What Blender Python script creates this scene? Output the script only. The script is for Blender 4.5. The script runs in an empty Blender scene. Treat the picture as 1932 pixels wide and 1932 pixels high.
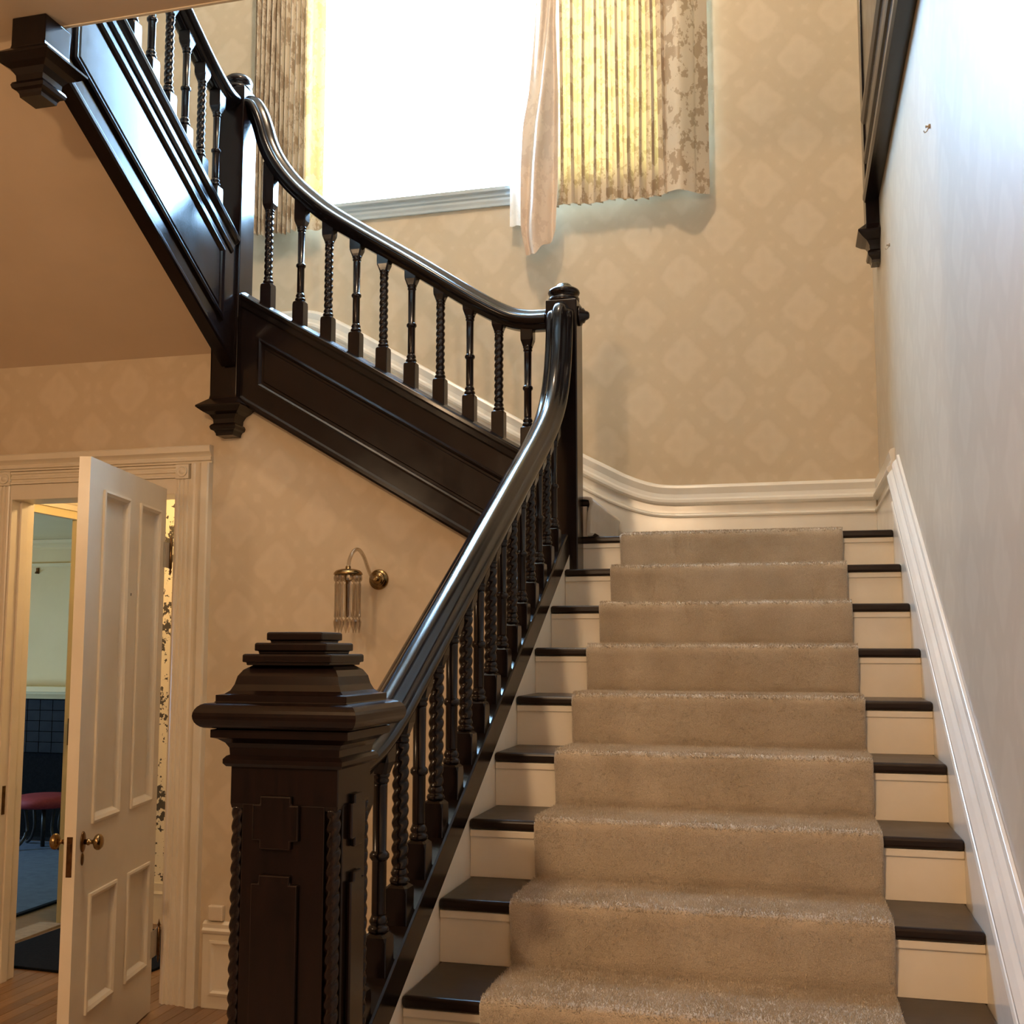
import bpy, bmesh, math, random
from mathutils import Vector, Matrix

random.seed(7)
SC = bpy.context.scene
COL = SC.collection

# ------------------------------------------------------------------ camera
cd = bpy.data.cameras.new('camera')
cam = bpy.data.objects.new('camera', cd)
COL.objects.link(cam)
cd.sensor_fit = 'HORIZONTAL'
cd.sensor_width = 36.0
cd.lens = 2115.5406 * 36.0 / 1932.0
cd.shift_x = (966 - 926.48) / 1932.0
cd.shift_y = (1010.873 - 966) / 1932.0
cd.clip_start = 0.05
cd.clip_end = 200
cam.matrix_world = Matrix(((0.96634195, 0.02342454, 0.25619236, 0.9117732),
                           (0.25724502, -0.09909103, -0.96125229, -2.607758),
                           (0.00286947, 0.99480262, -0.10178167, 1.638949),
                           (0, 0, 0, 1)))
SC.camera = cam

# ------------------------------------------------------------------ world
W = bpy.data.worlds.new('daylight')
SC.world = W
W.use_nodes = True
bg = W.node_tree.nodes['Background']
bg.inputs[0].default_value = (0.50, 0.86, 1.32, 1)
bg.inputs[1].default_value = 67.0


def light(name, kind, loc, energy, color, rot=(0, 0, 0), size=0.3, size_y=None, portal=False):
    d = bpy.data.lights.new(name, kind)
    d.energy = energy
    d.color = color
    if kind == 'AREA':
        d.shape = 'RECTANGLE'
        d.size = size
        d.size_y = size_y or size
        d.cycles.is_portal = portal
    else:
        d.shadow_soft_size = size
    o = bpy.data.objects.new(name, d)
    o.location = loc
    o.rotation_euler = rot
    COL.objects.link(o)
    return o


R90 = math.pi / 2
WARM = (1.0, 0.68, 0.40)
# daylight portals in the window openings (they carry the world's own light)
light('window_portal', 'AREA', (-0.72, 3.36, 5.46), 1, (1, 1, 1), (-R90, 0, 0), 2.2, 2.66, True)
light('side_window_portal', 'AREA', (-7.62, 4.31, 1.2), 1, (1, 1, 1), (0, -R90, 0), 0.72, 0.64, True)
# the lamps of the house: hall ceiling lamp, stairwell lamp above, passage lamp; plus two added fill lights
light('hall_lamp', 'POINT', (-2.20, -1.2, 2.60), 42, WARM, size=0.10)
light('riser_fill', 'POINT', (-0.40, -3.5, 3.30), 245, WARM, size=0.10)  # unseen fill added behind the camera to brighten the risers
light('stairwell_lamp', 'POINT', (-0.35, 0.9, 6.35), 205, (1.0, 0.75, 0.50), size=0.10)
light('far_room_fill', 'POINT', (-6.3, 4.0, 2.35), 14, WARM, size=0.08)  # warm fill added out of view to offset the room's blue cast
light('passage_lamp', 'POINT', (-2.45, 3.0, 2.62), 26, (1.0, 0.66, 0.30), size=0.05)

SC.view_settings.view_transform = 'Standard'
SC.view_settings.look = 'None'
SC.view_settings.exposure = 0.0
SC.view_settings.gamma = 1.0
SC.view_settings.use_curve_mapping = False


# ------------------------------------------------------------------ materials
def new_mat(name):
    m = bpy.data.materials.new(name)
    m.use_nodes = True
    nt = m.node_tree
    return m, nt, nt.nodes['Principled BSDF'], nt.nodes['Material Output']


def N(nt, t, **kw):
    n = nt.nodes.new(t)
    for k, v in kw.items():
        setattr(n, k, v)
    return n


def ramp(nt, fac, stops):
    r = N(nt, 'ShaderNodeValToRGB')
    el = r.color_ramp.elements
    while len(el) < len(stops):
        el.new(0.5)
    for e, (p, c) in zip(el, stops):
        e.position = p
        e.color = (*c, 1) if len(c) == 3 else c
    nt.links.new(fac, r.inputs[0])
    return r.outputs[0]


def mathn(nt, op, a, b=None, c=None):
    n = N(nt, 'ShaderNodeMath', operation=op)
    for i, v in enumerate((a, b, c)):
        if v is None:
            continue
        if isinstance(v, (int, float)):
            n.inputs[i].default_value = v
        else:
            nt.links.new(v, n.inputs[i])
    return n.outputs[0]


def noise(nt, scale, detail=3.0, rough=0.55, vec=None, stretch=None):
    n = N(nt, 'ShaderNodeTexNoise')
    n.inputs['Scale'].default_value = scale
    n.inputs['Detail'].default_value = detail
    n.inputs['Roughness'].default_value = rough
    if vec is None:
        tc = N(nt, 'ShaderNodeNewGeometry')
        vec = tc.outputs['Position']
    if stretch:
        mp = N(nt, 'ShaderNodeMapping')
        mp.inputs['Scale'].default_value = stretch
        nt.links.new(vec, mp.inputs[0])
        vec = mp.outputs[0]
    nt.links.new(vec, n.inputs['Vector'])
    return n.outputs[0]


def bump(nt, bsdf, h, strength=0.2, dist=0.002):
    b = N(nt, 'ShaderNodeBump')
    b.inputs['Strength'].default_value = strength
    b.inputs['Distance'].default_value = dist
    nt.links.new(h, b.inputs['Height'])
    nt.links.new(b.outputs[0], bsdf.inputs['Normal'])


def simple(name, c1, c2, rough, scale=8, stretch=None, bumpk=0.0, metallic=0, spec=0.5, coat=0.0, rvar=0.0, bscale=None):
    m, nt, b, o = new_mat(name)
    n = noise(nt, scale, 4, 0.6, stretch=stretch)
    nt.links.new(ramp(nt, n, [(0.3, c1), (0.7, c2)]), b.inputs['Base Color'])
    b.inputs['Roughness'].default_value = rough
    b.inputs['Metallic'].default_value = metallic
    b.inputs['Specular IOR Level'].default_value = spec
    b.inputs['Coat Weight'].default_value = coat
    b.inputs['Coat Roughness'].default_value = 0.08
    if rvar:
        rn = noise(nt, scale * 2.3, 3)
        nt.links.new(mathn(nt, 'MULTIPLY_ADD', rn, rvar, rough - rvar * 0.5), b.inputs['Roughness'])
    if bumpk:
        bump(nt, b, noise(nt, bscale or scale * 4, 3, stretch=stretch), bumpk)
    return m


def mat_wood(name, c1, c2, rough=0.22, axis=(6, 6, 0.6), spec=0.34):
    m, nt, b, o = new_mat(name)
    n = noise(nt, 14, 5, 0.65, stretch=axis)
    nt.links.new(ramp(nt, n, [(0.3, c1), (0.72, c2)]), b.inputs['Base Color'])
    rn = noise(nt, 9, 4)
    nt.links.new(mathn(nt, 'MULTIPLY_ADD', rn, 0.14, rough - 0.07), b.inputs['Roughness'])
    b.inputs['Specular IOR Level'].default_value = spec
    bump(nt, b, n, 0.08, 0.001)
    return m


M_DARK = mat_wood('dark_walnut', (0.0040, 0.0028, 0.0028), (0.012, 0.0058, 0.0048), 0.20)
M_RAIL = mat_wood('polished_rail', (0.004, 0.0032, 0.0034), (0.009, 0.006, 0.0055), 0.17, spec=0.36)
M_TREAD = mat_wood('tread_stain', (0.010, 0.006, 0.004), (0.026, 0.014, 0.009), 0.32, axis=(0.6, 8, 8))
M_TRIM = simple('cream_paint', (0.66, 0.58, 0.44), (0.74, 0.66, 0.52), 0.30, 3, bumpk=0.05, bscale=30, rvar=0.08)
M_SKIRT = simple('gloss_white_paint', (0.70, 0.66, 0.58), (0.78, 0.74, 0.66), 0.22, 3, bumpk=0.10, bscale=40, rvar=0.1)
M_PLASTER = simple('cream_plaster', (0.52, 0.40, 0.27), (0.58, 0.45, 0.31), 0.7, 2, bumpk=0.08, bscale=60)
M_RISER = simple('riser_paint', (0.80, 0.73, 0.59), (0.86, 0.79, 0.66), 0.38, 6, bumpk=0.06, bscale=25, rvar=0.1)
M_BRASS = simple('aged_brass', (0.22, 0.14, 0.06), (0.38, 0.26, 0.12), 0.25, 20, metallic=1)
M_OLDBRASS = simple('dark_bronze', (0.10, 0.055, 0.025), (0.22, 0.12, 0.05), 0.30, 30, metallic=1)
M_STEEL = simple('painted_hinge', (0.40, 0.34, 0.26), (0.46, 0.40, 0.31), 0.4, 20)
M_IRON = simple('black_iron', (0.008, 0.007, 0.007), (0.02, 0.018, 0.016), 0.45, 20)
M_LINING = simple('lining_cloth', (0.62, 0.50, 0.40), (0.72, 0.60, 0.49), 0.8, 30)
M_RED = simple('red_upholstery', (0.22, 0.02, 0.03), (0.30, 0.035, 0.04), 0.7, 40)
M_RUG = simple('blue_rug', (0.05, 0.085, 0.14), (0.08, 0.125, 0.19), 0.95, 14, bumpk=0.3, bscale=200)
M_MAT = simple('black_mat', (0.004, 0.005, 0.006), (0.009, 0.010, 0.012), 0.95, 60, spec=0.08)
M_HALLWALL = simple('brown_panelling', (0.16, 0.10, 0.06), (0.22, 0.14, 0.09), 0.5, 3)
M_TILE = simple('hearth_tile', (0.004, 0.005, 0.007), (0.009, 0.011, 0.013), 0.6, 12, spec=0.12)
M_PALEWALL = simple('pale_green_wall', (0.66, 0.55, 0.30), (0.71, 0.60, 0.34), 0.75, 2)
M_STONE = simple('threshold_stone', (0.30, 0.25, 0.20), (0.42, 0.36, 0.29), 0.5, 20)
M_ROOMFLOOR = simple('far_floor', (0.20, 0.13, 0.08), (0.30, 0.20, 0.12), 0.35, 10, stretch=(1, 8, 1))
M_PLATE = simple('cream_plastic', (0.62, 0.52, 0.38), (0.66, 0.56, 0.42), 0.35, 5)


def mat_wallpaper(name, ca, cb, rough, hx=0):
    """tone-on-tone damask of large ogee diamonds; hx = 0 runs along X, 1 along Y"""
    m, nt, b, o = new_mat(name)
    g = N(nt, 'ShaderNodeNewGeometry')
    s = N(nt, 'ShaderNodeSeparateXYZ')
    nt.links.new(g.outputs['Position'], s.inputs[0])
    h, z = s.outputs[hx], s.outputs[2]
    nz = noise(nt, 7, 3, 0.6)
    wob = mathn(nt, 'MULTIPLY_ADD', nz, 1.5, -0.75)
    P, Q = 0.41, 0.45
    a = mathn(nt, 'MULTIPLY', h, 2 * math.pi / P)
    c = mathn(nt, 'MULTIPLY', z, 2 * math.pi / Q)
    ca_ = mathn(nt, 'COSINE', a)
    cc_ = mathn(nt, 'COSINE', c)
    tri = lambda v, p: mathn(nt, 'ABSOLUTE', mathn(nt, 'MULTIPLY_ADD', mathn(nt, 'FRACT', mathn(nt, 'MULTIPLY', v, 1 / p)), 2.0, -1.0))
    dia = mathn(nt, 'ABSOLUTE', mathn(nt, 'MULTIPLY_ADD', mathn(nt, 'ADD', tri(h, P), tri(z, Q)), 1.9, -1.9))
    lat = mathn(nt, 'ADD', mathn(nt, 'MULTIPLY', mathn(nt, 'ABSOLUTE', mathn(nt, 'ADD', ca_, cc_)), 0.35), mathn(nt, 'MULTIPLY', dia, 0.65))
    lat = mathn(nt, 'ADD', lat, mathn(nt, 'MULTIPLY', wob, 1.05))
    fine = noise(nt, 30, 3, 0.6)
    lat2 = mathn(nt, 'ADD', lat, mathn(nt, 'MULTIPLY', fine, 0.35))
    med = mathn(nt, 'ABSOLUTE', mathn(nt, 'SUBTRACT', mathn(nt, 'COSINE', mathn(nt, 'MULTIPLY', a, 3.0)),
                                      mathn(nt, 'COSINE', mathn(nt, 'MULTIPLY', c, 3.0))))
    lat3 = mathn(nt, 'ADD', lat2, mathn(nt, 'MULTIPLY', med, 0.22))
    f = mathn(nt, 'MULTIPLY_ADD', lat3, 0.42, -0.08)
    big = noise(nt, 0.9, 2)
    mid = lambda t: tuple(x * (1 - t) + y * t for x, y in zip(ca, cb))
    col = ramp(nt, f, [(0.0, mid(0.8)), (0.12, mid(0.2)), (0.30, ca), (0.47, mid(0.75)), (0.60, cb), (0.85, mid(0.5))])
    mx = N(nt, 'ShaderNodeMix', data_type='RGBA', blend_type='MULTIPLY')
    mx.inputs[0].default_value = 0.35
    nt.links.new(col, mx.inputs[6])
    nt.links.new(ramp(nt, big, [(0.3, (0.86, 0.84, 0.80)), (0.7, (1, 1, 1))]), mx.inputs[7])
    nt.links.new(mx.outputs[2], b.inputs['Base Color'])
    b.inputs['Roughness'].default_value = rough
    b.inputs['Specular IOR Level'].default_value = 0.5
    bump(nt, b, noise(nt, 90, 3), 0.06, 0.001)
    return m


M_PAPER = mat_wallpaper('damask_paper', (0.545, 0.44, 0.30), (0.61, 0.502, 0.355), 0.55)
M_PAPER_DAYLIT = mat_wallpaper('damask_paper_daylit', (0.52, 0.44, 0.335), (0.565, 0.485, 0.375), 0.40, 1)  # same damask, cooled: the window's blue daylight is put into the colour


def mat_floral():
    m, nt, b, o = new_mat('white_floral_paper')
    g = N(nt, 'ShaderNodeNewGeometry')
    s = N(nt, 'ShaderNodeSeparateXYZ')
    nt.links.new(g.outputs['Position'], s.inputs[0])
    band = mathn(nt, 'SINE', mathn(nt, 'MULTIPLY', s.outputs[2], 2 * math.pi / 0.55))
    n1 = noise(nt, 26, 3, 0.6)
    n2 = noise(nt, 60, 2, 0.5)
    k = mathn(nt, 'ADD', mathn(nt, 'MULTIPLY', n1, 0.8), mathn(nt, 'MULTIPLY', band, 0.055))
    k = mathn(nt, 'ADD', k, mathn(nt, 'MULTIPLY', n2, 0.25))
    nt.links.new(ramp(nt, k, [(0.56, (0.80, 0.72, 0.55)), (0.585, (0.07, 0.06, 0.05))]), b.inputs['Base Color'])
    b.inputs['Roughness'].default_value = 0.7
    return m


M_FLORAL = mat_floral()


def mat_carpet():
    m, nt, b, o = new_mat('beige_carpet')
    n1 = noise(nt, 5, 4, 0.6)
    n2 = noise(nt, 420, 2, 0.6)
    mx = N(nt, 'ShaderNodeMix', data_type='RGBA', blend_type='MULTIPLY')
    mx.inputs[0].default_value = 0.6
    nt.links.new(ramp(nt, n1, [(0.3, (0.51, 0.425, 0.315)), (0.7, (0.64, 0.55, 0.43))]), mx.inputs[6])
    nt.links.new(ramp(nt, n2, [(0.25, (0.5, 0.48, 0.45)), (0.6, (1, 1, 1))]), mx.inputs[7])
    nt.links.new(mx.outputs[2], b.inputs['Base Color'])
    b.inputs['Roughness'].default_value = 0.95
    b.inputs['Specular IOR Level'].default_value = 0.1
    b.inputs['Sheen Weight'].default_value = 1.0
    b.inputs['Sheen Roughness'].default_value = 0.35
    b.inputs['Sheen Tint'].default_value = (0.9, 0.88, 0.85, 1)
    bump(nt, b, noise(nt, 260, 3, 0.7), 0.8, 0.004)
    return m


M_CARPET = mat_carpet()


def mat_curtain(name, c1, c2, trans, tcol):
    m, nt, b, o = new_mat(name)
    n = noise(nt, 16, 4, 0.62, stretch=(1, 1, 0.7))
    n2 = noise(nt, 55, 2)
    k = mathn(nt, 'ADD', n, mathn(nt, 'MULTIPLY_ADD', n2, 0.18, -0.09))
    col = ramp(nt, k, [(0.46, c1), (0.50, c2)])
    nt.links.new(col, b.inputs['Base Color'])
    rr = ramp(nt, k, [(0.46, (0.42, 0.42, 0.42)), (0.50, (0.75, 0.75, 0.75))])
    nt.links.new(rr, b.inputs['Roughness'])
    b.inputs['Sheen Weight'].default_value = 0.15
    t = N(nt, 'ShaderNodeBsdfTranslucent')
    mt = N(nt, 'ShaderNodeMix', data_type='RGBA', blend_type='MULTIPLY')
    mt.inputs[0].default_value = 0.12
    mt.inputs[6].default_value = (*tcol, 1)
    nt.links.new(col, mt.inputs[7])
    nt.links.new(mt.outputs[2], t.inputs['Color'])
    mix = N(nt, 'ShaderNodeMixShader')
    mix.inputs[0].default_value = trans
    nt.links.new(b.outputs[0], mix.inputs[1])
    nt.links.new(t.outputs[0], mix.inputs[2])
    nt.links.new(mix.outputs[0], o.inputs['Surface'])
    return m


M_CURTAIN = mat_curtain('damask_curtain', (0.37, 0.275, 0.18), (0.59, 0.50, 0.38), 0.066, (1.0, 0.52, 0.12))
M_FOLD = mat_curtain('damask_unlit', (0.37, 0.275, 0.18), (0.59, 0.50, 0.38), 0.006, (1.0, 0.56, 0.16))  # same damask, translucency cut: unlit look of wall-backed cloth built in
M_FLAP = mat_curtain('curtain_lining', (0.58, 0.46, 0.36), (0.66, 0.54, 0.43), 0.004, (1.0, 0.8, 0.5))
M_SHEER = mat_curtain('white_sheer', (0.80, 0.82, 0.82), (0.86, 0.88, 0.88), 0.12, (0.95, 0.97, 1.0))


def mat_glass(name, tint, refl=0.12):
    m, nt, b, o = new_mat(name)
    nt.nodes.remove(b)
    t = N(nt, 'ShaderNodeBsdfTransparent')
    t.inputs[0].default_value = (*tint, 1)
    g = N(nt, 'ShaderNodeBsdfGlossy')
    g.inputs['Roughness'].default_value = 0.04
    f = N(nt, 'ShaderNodeLayerWeight')
    f.inputs[0].default_value = 0.25
    k = mathn(nt, 'MULTIPLY_ADD', f.outputs[1], 0.35 if refl > 0.05 else 0.12, refl)
    mix = N(nt, 'ShaderNodeMixShader')
    nt.links.new(k, mix.inputs[0])
    nt.links.new(t.outputs[0], mix.inputs[1])
    nt.links.new(g.outputs[0], mix.inputs[2])
    nt.links.new(mix.outputs[0], o.inputs['Surface'])
    return m


M_SILL = simple('grey_white_paint', (0.44, 0.50, 0.51), (0.50, 0.56, 0.57), 0.35, 3)
M_GLASS = mat_glass('window_glass', (0.98, 0.99, 0.99), 0.02)
M_CRYSTAL = mat_glass('crystal', (0.80, 0.76, 0.70), 0.14)


def mat_planks():
    m, nt, b, o = new_mat('oak_planks')
    oi = N(nt, 'ShaderNodeObjectInfo')
    n = noise(nt, 10, 4, 0.6, stretch=(9, 0.8, 1))
    k = mathn(nt, 'ADD', mathn(nt, 'MULTIPLY', n, 0.6), mathn(nt, 'MULTIPLY', oi.outputs['Random'], 0.4))
    nt.links.new(ramp(nt, k, [(0.25, (0.15, 0.075, 0.036)), (0.75, (0.30, 0.175, 0.09))]), b.inputs['Base Color'])
    b.inputs['Roughness'].default_value = 0.33
    bump(nt, b, n, 0.1, 0.001)
    return m


M_PLANK = mat_planks()


# ------------------------------------------------------------------ mesh helpers
class MB:
    def __init__(self):
        self.v, self.f, self.s = [], [], []

    def add(self, vs, fs, smooth=False):
        o = len(self.v)
        self.v += [tuple(p) for p in vs]
        for f in fs:
            self.f.append(tuple(i + o for i in f))
            self.s.append(smooth)
        return self

    def box(self, x0, x1, y0, y1, z0, z1, xf=None):
        c = [(x, y, z) for z in (z0, z1) for y in (y0, y1) for x in (x0, x1)]
        if xf:
            c = [xf(*p) for p in c]
        return self.add(c, [(0, 2, 3, 1), (4, 5, 7, 6), (0, 1, 5, 4), (2, 6, 7, 3), (0, 4, 6, 2), (1, 3, 7, 5)])

    def prism(self, pts, fn, h0, h1):
        """polygon pts (a,b) extruded between h0 and h1; fn(a,b,h)->xyz"""
        n = len(pts)
        vs = [fn(a, b, h0) for a, b in pts] + [fn(a, b, h1) for a, b in pts]
        fs = [tuple(range(n - 1, -1, -1)), tuple(range(n, 2 * n))]
        fs += [(i, (i + 1) % n, n + (i + 1) % n, n + i) for i in range(n)]
        return self.add(vs, fs)

    def rings(self, rings, closed=True, caps=True, smooth=True):
        n = len(rings[0])
        vs = [p for r in rings for p in r]
        fs = []
        for i in range(len(rings) - 1):
            for j in range(n if closed else n - 1):
                k = (j + 1) % n
                fs.append((i * n + j, i * n + k, (i + 1) * n + k, (i + 1) * n + j))
        self.add(vs, fs, smooth)
        if caps and closed:
            o = len(rings[0])
            self.add(rings[0], [tuple(range(n - 1, -1, -1))])
            self.add(rings[-1], [tuple(range(n))])
        return self

    def lathe(self, prof, c=(0, 0, 0), n=20, fn=None, smooth=True):
        """prof (r,z) about z (fn maps local->world)"""
        rs = []
        for r, z in prof:
            ring = [(r * math.cos(2 * math.pi * k / n), r * math.sin(2 * math.pi * k / n), z) for k in range(n)]
            rs.append([fn(*p) if fn else (p[0] + c[0], p[1] + c[1], p[2] + c[2]) for p in ring])
        return self.rings(rs, smooth=smooth)

    def square(self, prof, cx, cy, dy=0.0, clampy=None, sx=(1, 1), sy=(1, 1)):
        """square-section turning: prof (half,z); dy reduces the half depth"""
        rs = []
        for h, z in prof:
            hy = h - dy
            r = [(cx - h * sx[0], cy - hy * sy[0], z), (cx + h * sx[1], cy - hy * sy[0], z),
                 (cx + h * sx[1], cy + hy * sy[1], z), (cx - h * sx[0], cy + hy * sy[1], z)]
            if clampy is not None:
                r = [(p[0], min(p[1], clampy), p[2]) for p in r]
            rs.append(r)
        return self.rings(rs, smooth=False)

    def tube(self, path, rad, n=10):
        rs = []
        m = len(path)
        path = [Vector(p) for p in path]
        up = Vector((0.13, 0.21, 0.97))
        for i, p in enumerate(path):
            t = (path[min(i + 1, m - 1)] - path[max(i - 1, 0)]).normalized()
            a = t.cross(up)
            if a.length < 0.05:
                a = t.cross(Vector((1, 0, 0)))
            a.normalize()
            b = t.cross(a)
            r = rad[i] if isinstance(rad, (list, tuple)) else rad
            rs.append([p + a * (r * math.cos(2 * math.pi * k / n)) + b * (r * math.sin(2 * math.pi * k / n)) for k in range(n)])
        return self.rings(rs)

    def sweep(self, path, L, prof, closed=True, smooth=False, up=Vector((0, 0, 1))):
        """profile (a along lateral L, b along in-plane normal) swept along a path lying in a plane normal to L"""
        L = Vector(L)
        path = [Vector(p) for p in path]
        m = len(path)
        rs = []
        for i, p in enumerate(path):
            ts = []
            if i > 0:
                ts.append((path[i] - path[i - 1]).normalized())
            if i < m - 1:
                ts.append((path[i + 1] - path[i]).normalized())
            ns = []
            for t in ts:
                nn = L.cross(t)
                if nn.dot(up) < -1e-6 or (abs(nn.dot(up)) < 1e-6 and False):
                    nn = -nn
                ns.append(nn)
            nrm = ns[0] if len(ns) == 1 else (ns[0] + ns[1])
            if len(ns) == 2:
                nrm = nrm / max(1e-6, (1 + ns[0].dot(ns[1])))
            rs.append([p + L * a + nrm * b for a, b in prof])
        return self.rings(rs, closed=closed, smooth=smooth)

    def frame(self, poly, prof, fn, fill=True):
        """ring moulding inside a convex CCW polygon; prof (inset, height); fills the innermost ring"""
        rings = []
        n = len(poly)
        for ins, h in prof:
            pts = []
            for i in range(n):
                p0, p1, p2 = Vector(poly[i - 1]), Vector(poly[i]), Vector(poly[(i + 1) % n])
                d1, d2 = (p1 - p0).normalized(), (p2 - p1).normalized()
                n1, n2 = Vector((-d1.y, d1.x)), Vector((-d2.y, d2.x))
                q = p1 + (n1 + n2) * (ins / (1 + n1.dot(n2)))
                pts.append(fn(q.x, q.y, h))
            rings.append(pts)
        self.rings(rings, caps=False, smooth=False)
        if fill:
            self.add(rings[-1], [tuple(range(n))])
        return self

    def build(self, name, m, parent=None, kind=None, bevel=0, seg=2):
        me = bpy.data.meshes.new(name)
        me.from_pydata(self.v, [], self.f)
        me.polygons.foreach_set('use_smooth', self.s)
        bm = bmesh.new()
        bm.from_mesh(me)
        bmesh.ops.remove_doubles(bm, verts=bm.verts, dist=1e-6)
        bmesh.ops.recalc_face_normals(bm, faces=bm.faces)
        bm.to_mesh(me)
        bm.free()
        me.materials.append(m)
        o = bpy.data.objects.new(name, me)
        COL.objects.link(o)
        if parent:
            o.parent = parent
            o.matrix_parent_inverse = parent.matrix_basis.inverted()
        if kind:
            o['kind'] = kind
        if bevel:
            b = o.modifiers.new('bevel', 'BEVEL')
            b.width = bevel
            b.segments = seg
            b.limit_method = 'ANGLE'
            b.angle_limit = math.radians(40)
        return o


def empty(name, loc=(0, 0, 0), kind=None):
    e = bpy.data.objects.new(name, None)
    e.location = loc
    e.empty_display_size = 0.1
    COL.objects.link(e)
    e.matrix_basis  # loc only
    if kind:
        e['kind'] = kind
    return e


def tag(o, label, cat=None, group=None):
    o['label'] = label
    if cat:
        o['category'] = cat
    if group:
        o['group'] = group
    return o


def inst(src, parent, mat4=None, name=None):
    c = src.copy()
    COL.objects.link(c)
    c.parent = parent
    if parent:
        c.matrix_parent_inverse = parent.matrix_basis.inverted()
    if mat4 is not None:
        c.matrix_basis = mat4
    return c


def arc_pts(pts, n=6):
    """Catmull-Rom through points"""
    P = [Vector(p) for p in pts]
    out = []
    for i in range(len(P) - 1):
        p0, p1, p2, p3 = P[max(i - 1, 0)], P[i], P[i + 1], P[min(i + 2, len(P) - 1)]
        for k in range(n):
            t = k / n
            out.append(0.5 * ((2 * p1) + (p2 - p0) * t + (2 * p0 - 5 * p1 + 4 * p2 - p3) * t * t + (3 * p1 - p0 - 3 * p2 + p3) * t ** 3))
    out.append(P[-1])
    return out


def interp(xs, zs, x):
    if x <= xs[0]:
        return zs[0]
    for i in range(len(xs) - 1):
        if x <= xs[i + 1]:
            t = (x - xs[i]) / (xs[i + 1] - xs[i])
            return zs[i] + t * (zs[i + 1] - zs[i])
    return zs[-1]


# ------------------------------------------------------------------ key dimensions
G, RI = 0.2877, 0.165
SL = RI / G
WD = 1.3345          # stair width between skirts
XR = 1.352           # right wall
YB = 3.1736          # window wall
YM = 2.24            # wall under the upper flights
ZF = 4.125           # upper floor
zk = lambda k: 0.825 + RI * k
nose1 = lambda y: 0.825 + SL * y
shoe2 = lambda x: 2.573 + 0.594 * (-0.276 - x)
XN3 = -1.675
bot3 = lambda y: 3.42 + 0.565 * (1.39 - y)
top3 = lambda y: 3.893 + 0.545 * (1.61 - y)

# ================================================================== SETTING
# floors
fl = MB().box(-4.3, 1.6, -5.2, 2.6, -0.12, -0.012).box(-1.6, 1.6, 2.6, 3.5, -0.12, -0.012).build('floor', M_ROOMFLOOR, kind='structure')
MB().box(-7.7, -3.35, 2.3, 6.5, -0.14, -0.001).build('floor.001', M_ROOMFLOOR, kind='structure')
MB().box(-3.35, -1.6, 2.6, 3.7, -0.14, -0.012).build('floor.002', M_ROOMFLOOR, kind='structure')
pm = None
x = -3.32
col_i = 0
while x < -1.2:
    y = 0.9 - random.random() * 0.8
    while y < 3.58:
        ln = 0.7 + random.random() * 0.7
        y1 = min(y + ln, 3.59)
        if pm is None:
            p = MB().box(0, 0.0672, 0, 1, -0.014, 0.0).build('floor_plank', M_PLANK, fl, bevel=0.0015, seg=1)
            pm = p
        else:
            p = inst(pm, fl)
        p.matrix_basis = Matrix.Translation((x, y, 0)) @ Matrix.Diagonal((1, y1 - y - 0.002, 1, 1))
        y = y1
        if y >= 3.58:
            break
    x += 0.0690
    col_i += 1

# right wall, left wall, front wall
MB().box(XR, XR + 0.2, -5.2, 3.5, -0.1, 7.3).build('wall_right', M_PAPER_DAYLIT, kind='structure')
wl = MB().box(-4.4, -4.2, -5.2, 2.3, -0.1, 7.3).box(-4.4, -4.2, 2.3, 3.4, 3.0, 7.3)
wl.build('wall_left', M_PAPER_DAYLIT, kind='structure')
MB().box(-4.4, 1.55, -5.2, -5.0, -0.1, 7.3).build('wall_front', M_HALLWALL, kind='structure')

# window wall with its opening
WX0, WX1, WZ0, WZ1 = -1.78, 0.33, 4.17, 6.75
wb = MB()
T = 0.2
wb.box(-4.4, WX0, YB, YB + T, 3.1, 7.3)
wb.box(-1.59, WX1, YB, YB + T, -0.1, WZ0)
wb.box(WX0, -1.59, YB, YB + T, 3.1, WZ0)
wb.box(WX0, WX1, YB, YB + T, WZ1, 7.3)
wb.box(WX1, XR, YB, YB + T, -0.1, 7.3)
wb.build('wall_back', M_PAPER, kind='structure')

# wall under the flights, with the door opening
DX0, DX1, DZ = -2.91, -1.96, 2.405
wm = MB()
XZ = lambda a, b, h: (a, h, b)
wm.prism([(-4.2, 0), (DX0, 0), (DX0, 3.2), (-4.2, 3.2)], XZ, YM, YM + 0.16)
wm.prism([(DX0, DZ), (DX1, DZ), (DX1, 3.2), (DX0, 3.2)], XZ, YM, YM + 0.16)
wm.prism([(DX1, 0), (0.02, 0), (0.02, shoe2(0.02) - 0.42), (-1.60, shoe2(-1.60) - 0.42), (-1.62, 3.2), (DX1, 3.2)], XZ, YM, YM + 0.16)
wm.build('wall_middle', M_PAPER, kind='structure')

# ceiling of the hall (= floor slab above), its edge trim, soffit, upper ceiling
YS = 0.737
MB().box(-4.2, XR, -5.0, YS, 3.90, ZF).build('ceiling', M_PLASTER, kind='structure')
MB().box(-1.60, XR - 0.06, YS, YS + 0.012, 3.896, 3.93).box(-1.60, XR - 0.06, YS, YS + 0.02, 3.93, ZF + 0.03) \
    .build('trim_4', M_TRIM, kind='structure')
so = MB()
YZ = lambda a, b, h: (h, a, b)
s0 = 3.085
zs = lambda y: s0 + 0.565 * (YM - y)
so.prism([(YM, s0), (YM, s0 + 0.08), (YS, zs(YS) + 0.08), (YS, zs(YS))], YZ, -4.2, XN3 + 0.045)
so.build('ceiling.001', M_PLASTER, kind='structure')
MB().box(-4.4, 1.55, -5.2, 3.4, 7.2, 7.3).build('ceiling.002', M_PLASTER, kind='structure')

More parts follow.
